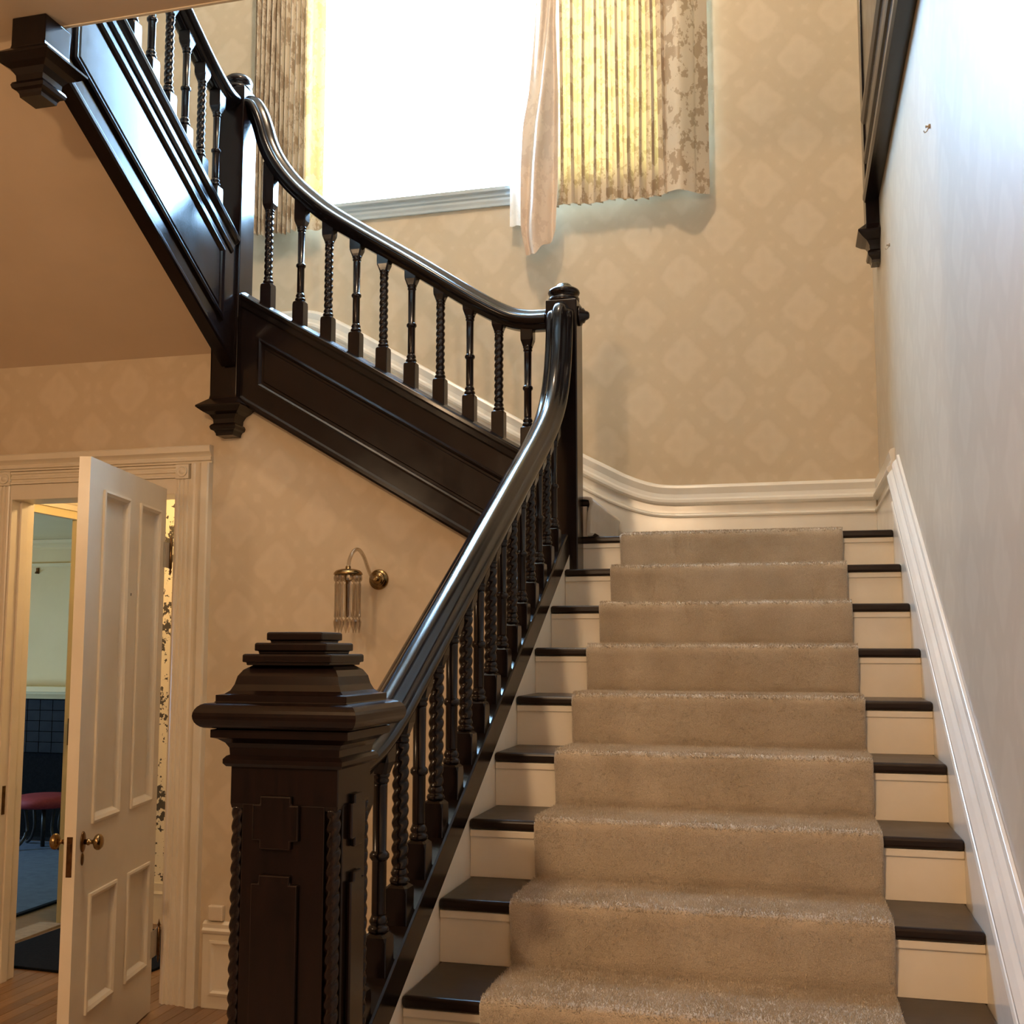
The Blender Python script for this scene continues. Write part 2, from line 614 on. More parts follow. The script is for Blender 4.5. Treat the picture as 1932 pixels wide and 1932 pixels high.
# ------------------------------------------------------------------ window
w1 = empty('window_1', (-0.72, YB, WZ0), 'structure')
fw = 0.055
f = MB()
f.box(WX0, WX0 + fw, YB + 0.05, YB + 0.12, WZ0, WZ1).box(WX1 - fw, WX1, YB + 0.05, YB + 0.12, WZ0, WZ1)
f.box(WX0 + fw, WX1 - fw, YB + 0.05, YB + 0.12, WZ0, WZ0 + 0.03).box(WX0 + fw, WX1 - fw, YB + 0.05, YB + 0.12, WZ1 - fw, WZ1)
f.box(WX0 + fw, WX1 - fw, YB + 0.06, YB + 0.11, 5.62, 5.67)
f.build('window_frame', M_TRIM, w1, bevel=0.004)
MB().box(WX0 + fw, WX1 - fw, YB + 0.075, YB + 0.081, WZ0 + 0.03, 5.62).build('pane', M_GLASS, w1)
MB().box(WX0 + fw, WX1 - fw, YB + 0.085, YB + 0.091, 5.67, WZ1 - fw).build('pane.001', M_GLASS, w1)
# stool and apron moulding below the glass
prof = [(0, -0.095), (0.016, -0.095), (0.018, -0.08), (0.024, -0.066), (0.024, -0.052), (0.034, -0.044), (0.036, -0.026), (0.052, -0.02), (0.054, 0.0), (0, 0.0)]
MB().sweep([(-1.56, YB, WZ0), (0.42, YB, WZ0)], (0, -1, 0), prof).build('window_sill', M_SILL, w1, bevel=0.002)
MB().box(WX0, WX1, YB, YB + 0.055, WZ0 - 0.02, WZ0 + 0.004).build('window_stool', M_SKIRT, w1)

# ------------------------------------------------------------------ baseboards
skirt_prof = [(0, -0.36), (0.018, -0.36), (0.018, -0.172), (0.026, -0.168), (0.028, -0.160), (0.024, -0.152), (0.012, -0.148),
              (0.012, -0.110), (0.030, -0.104), (0.036, -0.094), (0.034, -0.080), (0.022, -0.070), (0.018, -0.050),
              (0.022, -0.034), (0.026, -0.018), (0.020, -0.006), (0.010, 0.0), (0, 0.0)]
bb_path = [(XR - 0.018, YB, 2.488), (0.42, YB, 2.488)]
bb_path += arc_pts([(0.36, YB, 2.489), (0.27, YB, 2.497), (0.18, YB, 2.522), (0.09, YB, 2.560)], 4)
bb_path += [(-0.113, YB, 2.668), (-1.45, YB, 2.668 + 0.592 * 1.337)]
bb_path += arc_pts([(-1.52, YB, 3.497), (-1.60, YB, 3.540), (-1.68, YB, 3.568), (-1.78, YB, 3.578)], 4)
bb_path += [(-4.2, YB, 3.578)]
MB().sweep(bb_path, (0, -1, 0), skirt_prof, smooth=False).build('baseboard_back', M_SKIRT, kind='structure', bevel=0.002)

sr = [(0, -1.0), (0.0175, -1.0), (0.0175, 0.10), (0.026, 0.106), (0.029, 0.116), (0.026, 0.127), (0.012, 0.132),
      (0.012, 0.198), (0.034, 0.206), (0.044, 0.222), (0.046, 0.240), (0.036, 0.258), (0.026, 0.270), (0.028, 0.288),
      (0.022, 0.300), (0.012, 0.312), (0.010, 0.330), (0, 0.332)]
cs = math.cos(math.atan(SL))
sr = [(a, b * (1.0 if b > 0 else 0.22)) for a, b in sr]
MB().sweep([(XR, -3.0, nose1(-3.0)), (XR, 2.30, nose1(2.30))], (-1, 0, 0), sr).build('baseboard_right', M_SKIRT, kind='structure', bevel=0.002)
MB().sweep([(XR, 2.30, 2.488), (XR, YB - 0.018, 2.488)], (-1, 0, 0), skirt_prof).build('baseboard_right.001', M_SKIRT, kind='structure', bevel=0.002)

# tall panelled base on the wall under the stair
b3 = empty('baseboard_middle', (-0.9, YM, 0), 'structure')
prof = [(0, 0), (0.018, 0), (0.018, 0.33), (0.028, 0.338), (0.032, 0.35), (0.022, 0.36), (0.024, 0.378), (0.012, 0.386), (0, 0.39)]
MB().sweep([(-1.752, YM, 0), (-0.14, YM, 0)], (0, -1, 0), prof).build('base_board', M_TRIM, b3, bevel=0.002)
for i in range(3):
    x0 = -1.715 + i * 0.53
    MB().frame([(x0, 0.06), (x0 + 0.47, 0.06), (x0 + 0.47, 0.305), (x0, 0.305)],
               [(0, 0.018), (0, 0.026), (0.012, 0.028), (0.022, 0.020), (0.03, 0.0185)],
               lambda a, b, h: (a, YM - h, b)).build('panel', M_TRIM, b3)

# ------------------------------------------------------------------ door casing
t1 = empty('trim_1', (-2.435, YM, 0), 'structure')


def casing(side):
    s = 1 if side > 0 else -1
    xe = DX1 if side > 0 else DX0
    pr = [(0, 0), (0, 0.016), (0.006, 0.020), (0.014, 0.020), (0.018, 0.013), (0.024, 0.013), (0.028, 0.020), (0.036, 0.020), (0.040, 0.013),
          (0.046, 0.013), (0.050, 0.020), (0.060, 0.020), (0.064, 0.014), (0.074, 0.014), (0.080, 0.024), (0.094, 0.026),
          (0.102, 0.020), (0.118, 0.024), (0.130, 0.030), (0.142, 0.040), (0.176, 0.043), (0.182, 0.036), (0.184, 0)]
    m = MB()
    m.prism([(xe + s * a, YM - p) for a, p in pr][::s], lambda a, b, h: (a, b, h), 0.0, 2.465 if True else 0)
    m.build('side_casing', M_TRIM, t1)
    m = MB()
    m.prism([(xe + s * a, YM - p) for a, p in pr[13:-1]][::s] + [(xe + s * 0.184, YM), (xe + s * 0.066, YM)][::s] if False else
            [(xe + s * a, YM - p) for a, p in ([(0.067, 0)] + pr[13:])][::s], lambda a, b, h: (a, b, h), 2.465, 2.538)
    m.build('casing_band', M_TRIM, t1)
    m = MB()
    xa, xb = sorted((xe - s * 0.004, xe + s * 0.066))
    m.box(xa, xb, YM - 0.026, YM, 2.466, 2.536)
    cx, cz = (xa + xb) / 2, 2.501
    fnn = lambda X, Y, Z: (cx + X, YM - 0.026 - Z, cz + Y)
    m.lathe([(0.001, 0.006), (0.012, 0.006), (0.014, 0.001), (0.020, 0.001), (0.022, 0.006), (0.026, 0.006), (0.028, 0)], n=20, fn=fnn)
    m.build('corner_block', M_TRIM, t1)


casing(1)
casing(-1)
hp = [(0, 2.470), (0.020, 2.472), (0.020, 2.482), (0.013, 2.486), (0.013, 2.494), (0.020, 2.498), (0.020, 2.508), (0.013, 2.512), (0.013, 2.520),
      (0.020, 2.524), (0.020, 2.534), (0, 2.536)]
MB().sweep([(DX0 + 0.004, YM, 0), (DX1 - 0.004, YM, 0)], (0, -1, 0), hp).build('head_casing', M_TRIM, t1)
hp2 = [(0, 2.539), (0.014, 2.540), (0.014, 2.548), (0.024, 2.552), (0.026, 2.564), (0.020, 2.572), (0.028, 2.582), (0.040, 2.592), (0.043, 2.618),
       (0.036, 2.624), (0, 2.625)]
MB().sweep([(DX0 - 0.184, YM, 0), (DX1 + 0.184, YM, 0)], (0, -1, 0), hp2).build('head_casing.001', M_TRIM, t1)
MB().box(DX0 + 0.001, DX1 - 0.001, YM - 0.012, YM, DZ - 0.002, 2.4695).build('head_casing.002', M_TRIM, t1)
# jamb linings with stops
j = MB()
j.box(DX0 + 0.0005, DX0 + 0.012, YM - 0.012, YM + 0.165, 0, DZ).box(DX1 - 0.012, DX1 - 0.0005, YM - 0.012, YM + 0.165, 0, DZ)
j.box(DX0 + 0.012, DX1 - 0.012, YM - 0.012, YM + 0.165, DZ - 0.012, DZ - 0.0005)
j.box(DX0 + 0.012, DX0 + 0.024, YM + 0.05, YM + 0.10, 0, DZ - 0.012).box(DX1 - 0.024, DX1 - 0.012, YM + 0.05, YM + 0.10, 0, DZ - 0.012)
j.build('door_lining', M_TRIM, t1, bevel=0.002)
MB().box(DX0 + 0.012, DX0 + 0.014, YM + 0.015, YM + 0.038, 0.82, 0.96).build('strike_plate', M_OLDBRASS, t1)

# ------------------------------------------------------------------ door leaf, standing open into the hall
H = Vector((-1.938, 2.099, 0))
Dd = Vector((0.2143, -0.9768, 0))
Dn = Vector((0.9768, 0.2143, 0))
LF = lambda s, z, t: tuple(H + Dd * s + Dn * t + Vector((0, 0, z)))
d1 = empty('door_1', (H.x, H.y, 0), 'structure')
DW, DH, DT = 0.905, 2.398, 0.046
pan = [(0.085, 0.352, 0.955, 2.285), (0.478, 0.765, 0.955, 2.285), (0.085, 0.352, 0.225, 0.685), (0.478, 0.765, 0.225, 0.685)]
lf = MB()
bx = lambda s0_, s1_, z0_, z1_: lf.box(s0_, s1_, 0.008, z1_, -DT, 0) if False else lf.prism([(s0_, z0_), (s1_, z0_), (s1_, z1_), (s0_, z1_)], LF, -DT, 0)
for a, b in ((0, 0.085), (0.352, 0.478), (0.765, DW)):
    bx(a, b, 0.008, DH)
for a, b in ((0.085, 0.352), (0.478, 0.765)):
    bx(a, b, 0.008, 0.225)
    bx(a, b, 0.685, 0.955)
    bx(a, b, 2.285, DH)
lf.build('door_leaf', M_TRIM, d1)
for a, b, z0, z1 in pan:
    m = MB()
    m.frame([(a, z0), (b, z0), (b, z1), (a, z1)], [(0, 0.0), (0, 0.009), (0.010, 0.011), (0.022, 0.004), (0.030, -0.010), (0.034, -0.014)], LF)
    m.frame([(a, z0), (b, z0), (b, z1), (a, z1)], [(0, -DT), (0.034, -DT + 0.012)], LF)
    m.build('panel', M_TRIM, d1)
for zc in (2.085, 0.30):
    m = MB()
    m.prism([(-0.004, zc - 0.06), (0.022, zc - 0.06), (0.022, zc + 0.06), (-0.004, zc + 0.06)], LF, -0.002, 0.002)
    m.prism([(-0.062, zc - 0.06), (-0.004, zc - 0.06), (-0.004, zc + 0.06), (-0.062, zc + 0.06)], LF, 0.0, 0.003)
    hg = m.build('hinge', M_STEEL, d1)
    k = MB()
    q = LF(-0.06, zc, 0.008)
    k.lathe([(0.001, -0.095), (0.004, -0.085), (0.007, -0.075), (0.004, -0.066), (0.008, -0.062), (0.008, 0.062), (0.004, 0.066), (0.007, 0.075), (0.004, 0.085), (0.001, 0.10)], q, 10)
    k.build('hinge_pin', M_OLDBRASS, hg)


def door_knob(sgn):
    base = Vector(LF(0.84, 0.897, 0.0 if sgn > 0 else -DT))
    ax = Dn * sgn
    up = Vector((0, 0, 1))
    la = ax.cross(up)
    fnn = lambda X, Y, Z: tuple(base + la * X + up * Y + ax * Z)
    m = MB()
    m.lathe([(0.010, 0.004), (0.010, 0.018), (0.013, 0.020), (0.013, 0.026), (0.009, 0.029), (0.008, 0.040), (0.016, 0.046), (0.027, 0.052), (0.031, 0.060),
             (0.030, 0.068), (0.022, 0.076), (0.008, 0.079), (0.001, 0.079)], n=20, fn=fnn)
    kn = m.build('door_knob', M_BRASS, d1)
    fo = lambda X, Y, Z: tuple(base + la * X * 0.8 + up * (Y * 1.35) + ax * Z)
    MB().lathe([(0.03, 0.0), (0.03, 0.003), (0.026, 0.006), (0.014, 0.008), (0.001, 0.008)], n=20, fn=fo).build('rosette', M_OLDBRASS, kn)
    fo2 = lambda X, Y, Z: tuple(base + la * X * 0.6 + up * (Y * 1.25 - 0.066) + ax * Z)
    MB().lathe([(0.019, 0.0), (0.019, 0.003), (0.014, 0.005), (0.001, 0.005)], n=16, fn=fo2).build('keyhole_cover', M_OLDBRASS, d1)


door_knob(1)
door_knob(-1)
MB().prism([(DW, 0.775), (DW + 0.002, 0.775), (DW + 0.002, 0.925), (DW, 0.925)], LF, -0.034, -0.012).build('lock_plate', M_OLDBRASS, d1)
MB().prism([(DW + 0.002, 0.87), (DW + 0.007, 0.87), (DW + 0.007, 0.90), (DW + 0.002, 0.90)], LF, -0.029, -0.017).build('latch', M_OLDBRASS, d1)
MB().prism([(0.417, 1.870), (0.425, 1.870), (0.425, 1.882), (0.417, 1.882)], LF, 0.0, 0.001).build('screw_hole', M_IRON, d1)

# ------------------------------------------------------------------ passage and far room behind the door
MB().box(-3.5, -1.6, 3.6, 3.72, -0.1, 2.9).build('wall_passage_back', M_FLORAL, kind='structure')
MB().box(-1.7, -1.6, 2.4, 3.6, -0.1, 2.9).build('wall_passage_right', M_FLORAL, kind='structure')
pl = MB()
pl.box(-3.39, -3.35, 2.38, 2.55, -0.1, 2.9).box(-3.39, -3.35, 3.42, 3.6, -0.1, 2.9).box(-3.39, -3.35, 2.55, 3.42, 2.44, 2.9)
pl.build('wall_passage_left', M_PALEWALL, kind='structure')
MB().box(-3.5, -1.6, 2.38, 3.72, 2.78, 2.9).build('ceiling.003', M_TRIM, kind='structure')
MB().sweep([(-3.35, 3.6, 0), (-1.7, 3.6, 0)], (0, -1, 0), [(0, 0), (0.018, 0), (0.018, 0.17), (0.024, 0.175), (0.012, 0.19), (0.012, 0.235), (0, 0.24)]) \
    .build('baseboard_passage', M_TRIM, kind='structure')
t2 = empty('trim_2', (-3.35, 2.98, 0), 'structure')
MB().sweep([(-3.35, 2.42, 2.488), (-3.35, 3.55, 2.488)], (1, 0, 0), [(0, 0), (0.016, 0), (0.016, 0.03), (0.024, 0.04), (0.024, 0.07), (0.014, 0.08), (0.014, 0.10), (0.030, 0.112), (0.030, 0.13), (0, 0.13)]) \
    .build('head_casing', M_TRIM, t2)
MB().box(-3.35, -3.326, 3.42, 3.55, 0, 2.488).build('side_casing', M_TRIM, t2, bevel=0.004)
MB().box(-3.35, -3.326, 2.42, 2.55, 0, 2.488).build('side_casing.001', M_TRIM, t2, bevel=0.004)
MB().box(-3.5, -3.34, 2.55, 3.42, -0.01, 0.006).build('threshold', M_STONE, t2)
MB().box(-3.352, -3.34, 3.40, 3.42, 1.06, 1.22).build('hinge', M_OLDBRASS, t2)

MB().box(-7.7, -3.39, 6.3, 6.45, -0.1, 2.8).build('wall_far_back', M_PALEWALL, kind='structure')
fr = MB()
fr.box(-7.7, -7.5, 2.3, 4.0, -0.1, 2.8).box(-7.7, -7.5, 4.62, 6.45, -0.1, 2.8).box(-7.7, -7.5, 4.0, 4.62, -0.1, 0.85).box(-7.7, -7.5, 4.0, 4.62, 1.55, 2.8)
fr.build('wall_far_left', M_PALEWALL, kind='structure')
MB().box(-7.7, -3.39, 2.26, 2.38, -0.1, 2.8).build('wall_far_front', M_PALEWALL, kind='structure')
MB().box(-3.48, -3.39, 3.6, 6.3, -0.1, 2.8).build('wall_far_right', M_PALEWALL, kind='structure')
MB().box(-7.7, -3.39, 2.26, 6.45, 2.64, 2.8).build('ceiling.004', M_PALEWALL, kind='structure')
t3 = empty('trim_3', (-5.5, 6.3, 2.4), 'structure')
MB().sweep([(-7.5, 6.3, 2.55), (-3.48, 6.3, 2.55)], (0, -1, 0), [(0, 0), (0.012, 0), (0.014, 0.02), (0.03, 0.04), (0.06, 0.06), (0.075, 0.088), (0, 0.09)]).build('cornice', M_PALEWALL, t3)
MB().sweep([(-7.5, 6.3, 2.395), (-3.48, 6.3, 2.395)], (0, -1, 0), [(0, 0), (0.012, 0), (0.020, 0.012), (0.026, 0.03), (0, 0.034)]).build('picture_rail', M_PALEWALL, t3)
w2 = empty('window_2', (-7.6, 4.3, 0.85), 'structure')
wf = MB()
for y0, y1, z0, z1 in ((4.0, 4.04, 0.85, 1.55), (4.58, 4.62, 0.85, 1.55), (4.04, 4.58, 0.85, 0.89), (4.04, 4.58, 1.51, 1.55)):
    wf.box(-7.62, -7.56, y0, y1, z0, z1)
wf.build('window_frame', M_TRIM, w2)
MB().box(-7.595, -7.59, 4.04, 4.58, 0.89, 1.51).build('pane', M_GLASS, w2)

# ================================================================== STAIRS
st = tag(empty('staircase', (0.66, 0.0, 0)), 'lower flight of white-risered stairs with dark treads climbing to the corner landing', 'staircase')
tread_src = None
for k in range(-4, 9):
    y0 = k * G
    zt = zk(k)
    if k < 8:
        if tread_src is None:
            tread_src = MB().box(0.0, WD, 0.0, G + 0.022, -0.03, 0.0).build('tread', M_TREAD, st, bevel=0.009, seg=3)
            tread_src.matrix_basis = Matrix.Translation((0, y0, zt))
        else:
            inst(tread_src, st, Matrix.Translation((0, y0, zt)))
    rz0 = zk(k - 1) if k > -4 else 0.0
    if k == -4:
        riser_src = MB().box(0.0, WD, 0.0, 0.018, 0.0, RI - 0.031).build('riser', M_RISER, st)
        riser_src.matrix_basis = Matrix.Translation((0, y0 + 0.016, rz0))
        cove_src = MB().prism([(0.0, -0.031), (0.0, -0.052), (0.016, -0.052), (0.016, -0.031)],
                              lambda a, b, h: (h, a, b), 0.0, WD).build('cove_moulding', M_RISER, st, bevel=0.003)
        cove_src.matrix_basis = Matrix.Translation((0, y0 + 0.009, zt))
    else:
        inst(riser_src, st, Matrix.Translation((0, y0 + 0.016, rz0)))
        inst(cove_src, st, Matrix.Translation((0, y0 + 0.009, zt)))
MB().box(0.0, WD, 8 * G, 8 * G + 0.11, zk(8) - 0.03, zk(8)).build('landing_nosing', M_TREAD, st, bevel=0.009, seg=3)
MB().box(0.0, WD, 8 * G + 0.11, YB - 0.02, zk(8) - 0.03, zk(8)).build('landing_floor', M_TREAD, st)
# left string: painted inside, dark outside, dark capping (shoe) under the balusters
sh0, sh1 = 0.012, 0.118
YZs = lambda a, b, h: (h, a, b)
MB().prism([(-1.2, 0), (2.31, 0), (2.31, nose1(2.31) + 0.012), (-0.44, nose1(-0.44) + 0.012), (-0.44, 0.38), (-1.2, 0.16)], YZs, -0.022, -0.001) \
    .build('inner_string', M_RISER, st)
so_ = MB()
so_.prism([(-0.44, 0), (2.13, 0), (2.13, nose1(2.13) + 0.012), (-0.44, nose1(-0.44) + 0.012)], YZs, -0.085, -0.024)
so_.build('spandrel', M_DARK, st)
prof = [(-0.088, sh0), (-0.088, sh0 + 0.03), (-0.078, sh0 + 0.04), (-0.078, sh1 - 0.02), (-0.07, sh1), (-0.002, sh1), (0.003, sh1 - 0.004), (0.003, sh0)]
prof = [(a, b * cs) for a, b in prof]
MB().sweep([(0, -0.437, nose1(-0.437)), (0, 2.128, nose1(2.128))], (1, 0, 0), prof).build('string_cap', M_DARK, st, bevel=0.002)

# middle flight along the window wall
st2 = tag(empty('staircase', (-0.8, 2.7, 2.145)), 'middle flight under the window with dark panelled outer string', 'staircase')
for k in range(1, 8):
    x0 = 0.062 - (k - 1) * G
    zt = zk(8) + k * RI
    xe = x0 - G - 0.02
    if k < 7:
        MB().box(xe, x0, 2.30, YB - 0.02, zt - 0.03, zt).build('tread', M_TREAD, st2, bevel=0.008)
    MB().box(x0 - 0.036, x0 - 0.016, 2.30, YB - 0.02, zt - RI, zt - 0.03).build('riser', M_RISER, st2)
MB().box(-4.198, 0.062 - 6 * G, 2.41, YB - 0.001, zk(8) + 7 * RI - 0.05, zk(8) + 7 * RI).build('landing_floor', M_TREAD, st2)
MB().box(-1.60, 0.062 - 6 * G, 2.28, 2.41, zk(8) + 7 * RI - 0.05, zk(8) + 7 * RI).build('landing_nosing', M_TREAD, st2)
# carpet on its first two steps (edge seen behind the newel)
YO = 2.165
outer = lambda a, b, h: (a, YO - h, b)
x0, x1 = -1.604, -0.106
sg = MB()
sg.prism([(x0, shoe2(x0) - 0.53), (x1, shoe2(x1) - 0.53), (x1, shoe2(x1) - 0.04), (x0, shoe2(x0) - 0.04)], lambda a, b, h: (a, h, b), YO, YM - 0.002)
sg.build('outer_string', M_DARK, st2)
pp = [(-1.512, shoe2(-1.512) - 0.42), (x1 - 0.07, shoe2(x1 - 0.07) - 0.42), (x1 - 0.07, shoe2(x1 - 0.07) - 0.185), (-1.512, shoe2(-1.512) - 0.185)]
m = MB()
m.frame(pp, [(-0.002, 0.0), (-0.002, 0.010), (0.008, 0.013), (0.016, 0.006), (0.020, 0.001), (0.030, 0.001), (0.034, 0.005)], outer)
m.build('string_panel', M_DARK, st2)
# mouldings along the bottom edge and under the cap
mp_ = [(0, -0.018), (0.004, -0.018), (0.010, -0.008), (0.010, 0.006), (0.004, 0.016), (0, 0.016)]
mc = math.cos(math.atan(0.594))
MB().sweep([(x0, YO, shoe2(x0) - 0.53), (x1, YO, shoe2(x1) - 0.53)], (0, -1, 0), mp_).build('bottom_moulding', M_DARK, st2)
MB().sweep([(x0, YO, shoe2(x0)), (x1, YO, shoe2(x1))], (0, -1, 0), [(a, b * mc) for a, b in [(-0.07, -0.04), (0.006, -0.04), (0.006, -0.085), (0.012, -0.075), (0.014, -0.05), (0.020, -0.040), (0.022, -0.024), (0.014, -0.016), (-0.026, 0.0), (-0.07, 0.0)]]) \
    .build('string_cap', M_RAIL, st2, bevel=0.002)
# underside board
MB().prism([(x0, shoe2(x0) - 0.545), (x1, shoe2(x1) - 0.545), (x1, shoe2(x1) - 0.53), (x0, shoe2(x0) - 0.53)], lambda a, b, h: (a, h, b), YO, YM - 0.002).build('bottom_board', M_DARK, st2)

# upper flight back toward the hall
st3 = tag(empty('staircase', (-2.2, 1.4, 3.3)), 'upper flight with glossy dark panelled string rising to the upper floor', 'staircase')
for k in range(1, 6):
    y0 = 2.02 - (k - 1) * G
    zt = 3.30 + k * RI
    MB().box(-4.198, XN3 - 0.02, y0 - G - 0.02 if k < 5 else YS + 0.001, y0, zt - 0.03, zt).build('tread', M_TREAD, st3)
    MB().box(-4.198, XN3 - 0.02, y0 - 0.036, y0 - 0.016, zt - RI, zt - 0.03).build('riser', M_RISER, st3)
XO = -1.622
ya, yb = 0.792, 2.128
sg = MB()
sg.prism([(yb, bot3(yb)), (yb, top3(yb) - 0.03), (ya, top3(ya) - 0.03), (ya, bot3(ya))], YZs, XO - 0.055, XO)
sg.build('outer_string', M_DARK, st3)
face3 = lambda a, b, h: (XO + h, -a, b)     # a = -y so that the polygon runs counter-clockwise seen from +X
pa, pb = -(yb - 0.14), -(ya + 0.045)
poly = [(pa, bot3(-pa) + 0.105), (pa, top3(-pa) - 0.185), (pb, top3(-pb) - 0.185), (pb, bot3(-pb) + 0.105)][::-1]
m = MB()
m.frame(poly, [(-0.012, 0.0), (-0.012, 0.012), (0.0, 0.016), (0.012, 0.010), (0.016, 0.002), (0.026, 0.002), (0.032, 0.006)], lambda a, b, h: (XO + h, -a, b))
m.build('string_panel', M_DARK, st3)
SLB = math.cos(math.atan(0.555))
MB().sweep([(XO, ya, bot3(ya)), (XO, yb, bot3(yb))], (1, 0, 0), [(a, b * SLB) for a, b in [(-0.055, -0.03), (0.006, -0.03), (0.012, -0.02), (0.012, -0.006), (0.006, 0.006), (0.0, 0.01), (-0.055, 0.0)]]) \
    .build('bottom_moulding', M_DARK, st3)
MB().sweep([(XO, ya, top3(ya)), (XO, yb, top3(yb))], (1, 0, 0), [(a, b * SLB) for a, b in [(-0.075, -0.03), (0, -0.03), (0, -0.125), (0.006, -0.12), (0.012, -0.10), (0.006, -0.085), (0.006, -0.06), (0.014, -0.05), (0.022, -0.03), (0.024, -0.010), (0.014, 0.0), (-0.075, 0.0)]]) \
    .build('string_cap', M_RAIL, st3, bevel=0.002)

# ------------------------------------------------------------------ carpet runner on the lower flight
CX0, CX1 = 0.194, 1.134
prof = []
for k in range(-3, 9):
    yy, z0, z1 = k * G, zk(k - 1), zk(k)
    if k > -3:
        prof += [(yy + 0.008, z0 + 0.010), (yy + 0.001, z0 + 0.022), (yy - 0.002, z0 + 0.05), (yy - 0.005, z0 + 0.085)]
    prof += [(yy - 0.009, z1 - 0.050), (yy - 0.013, z1 - 0.030), (yy - 0.0155, z1 - 0.014), (yy - 0.0145, z1 - 0.002), (yy - 0.009, z1 + 0.007), (yy + 0.002, z1 + 0.012),
             (yy + 0.02, z1 + 0.013)]
    if k < 8:
        prof += [(yy + G * 0.45, z1 + 0.0105), (yy + G - 0.03, z1 + 0.009), (yy + G - 0.005, z1 + 0.009)]
    else:
        prof += [(yy + 0.4, z1 + 0.012), (YB - 0.03, z1 + 0.012)]
fine = []
for i in range(len(prof) - 1):
    (ya_, za_), (yb_, zb_) = prof[i], prof[i + 1]
    n_ = max(1, int(math.hypot(yb_ - ya_, zb_ - za_) / 0.012))
    for q in range(n_):
        fine.append((ya_ + (yb_ - ya_) * q / n_, za_ + (zb_ - za_) * q / n_))
fine.append(prof[-1])
NXC = 130
mb = MB()
rs = []
from mathutils import noise as mnoise
for yy, zz in fine:
    r = []
    for i in range(NXC + 1):
        xx = CX0 + (CX1 - CX0) * i / NXC
        nv = mnoise.noise(Vector((xx * 55, yy * 55, zz * 55))) * 0.0022 + mnoise.noise(Vector((xx * 14, yy * 14, zz * 14))) * 0.002
        edge = min(i, NXC - i)
        drop = 0.005 if edge == 0 else (0.0015 if edge == 1 else 0)
        r.append((xx + (0.002 * mnoise.noise(Vector((yy * 40, zz * 40, 3.0))) if edge == 0 else 0), yy - nv * 0.7 + drop, zz + nv * 0.7 - drop))
    rs.append(r)
mb.rings(rs, closed=False, caps=False)
# side edges of the pile
for i in (0, NXC):
    e1 = [r[i] for r in rs]
    e2 = [(p[0], p[1] + 0.010, p[2] - 0.009) for p in e1]
    mb.rings([e1, e2], closed=False, caps=False)
rn = mb.build('stair_runner', M_CARPET)
tag(rn, 'beige carpet runner laid down the middle of the lower stairs', 'carpet')
# standing pile of the runner: short tufts, denser and longer over the nosings
rnd = random.Random(3)
tv, tf = [], []
for i in range(len(fine) - 1):
    (y0_, z0_), (y1_, z1_) = fine[i], fine[i + 1]
    if y1_ > 8.15 * G or y0_ < -0.62:
        continue
    dy_, dz_ = y1_ - y0_, z1_ - z0_
    ln = math.hypot(dy_, dz_)
    ny_, nz_ = -dz_ / ln, dy_ / ln
    on_top = nz_ > 0.25
    cnt = int(ln * (CX1 - CX0) * (95000 if on_top else 42000))
    for _ in range(cnt):
        t, xx = rnd.random(), CX0 + 0.002 + rnd.random() * (CX1 - CX0 - 0.004)
        by, bz = y0_ + dy_ * t, z0_ + dz_ * t
        h = (0.0065 if on_top else 0.0045) * rnd.uniform(0.6, 1.25)
        lx, ly = rnd.uniform(-0.6, 0.6) * h, rnd.uniform(-0.35, 0.35) * h
        ty, tz = by + ny_ * h + dy_ / ln * ly, bz + nz_ * h + dz_ / ln * ly - (0.25 * h if not on_top else 0)
        ang = rnd.random() * math.pi
        wx, wt = 0.0013 * math.cos(ang), 0.0013 * math.sin(ang)
        o_ = len(tv)
        tv += [(xx - wx, by - dy_ / ln * wt, bz - dz_ / ln * wt), (xx + wx, by + dy_ / ln * wt, bz + dz_ / ln * wt), (xx + lx, ty, tz)]
        tf.append((o_, o_ + 1, o_ + 2))
me = bpy.data.meshes.new('pile')
me.from_pydata(tv, [], tf)
me.materials.append(M_CARPET)
pile = bpy.data.objects.new('pile', me)
COL.objects.link(pile)
pile.parent = rn
pile['kind'] = 'stuff'
# carpet seen on the first steps of the middle flight
mb = MB()
rs = []
pr2 = [(0.085, zk(8) + 0.012)]
for k in range(1, 8):
    xx, z0, z1 = 0.062 - (k - 1) * G, zk(8) + (k - 1) * RI, zk(8) + k * RI
    pr2 += [(xx - 0.002, z0 + 0.014), (xx + 0.002, z1 - 0.05), (xx + 0.012, z1 - 0.012), (xx + 0.008, z1 + 0.006), (xx - 0.01, z1 + 0.011), (xx - G + 0.01, z1 + 0.009)]
for xx, zz in pr2:
    rs.append([(xx, 2.275 + 0.85 * i / 20, zz + 0.002 * mnoise.noise(Vector((xx * 30, i * 1.7, zz * 30)))) for i in range(21)])
mb.rings(rs, closed=False, caps=False)
mb.rings([[(r[0][0] - 0.012, r[0][1] + 0.004, r[0][2] - 0.012) for r in rs], [r[0] for r in rs]], closed=False, caps=False)
rn2 = mb.build('stair_runner', M_CARPET)
tag(rn2, 'beige carpet runner on the middle flight, its first step beside the corner newel', 'carpet')

# ------------------------------------------------------------------ balusters
def octo(h, c, z):
    return [(h, -h + c, z), (h, h - c, z), (h - c, h, z), (-h + c, h, z), (-h, h - c, z), (-h, -h + c, z), (-h + c, -h, z), (h - c, -h, z)]


HB = 0.0285


def base_block(zbot):
    return MB().rings([octo(HB, 0.002, zbot), octo(HB, 0.002, 0.085), octo(HB, 0.006, 0.098), octo(HB * 0.72, 0.008, 0.106)], smooth=False)


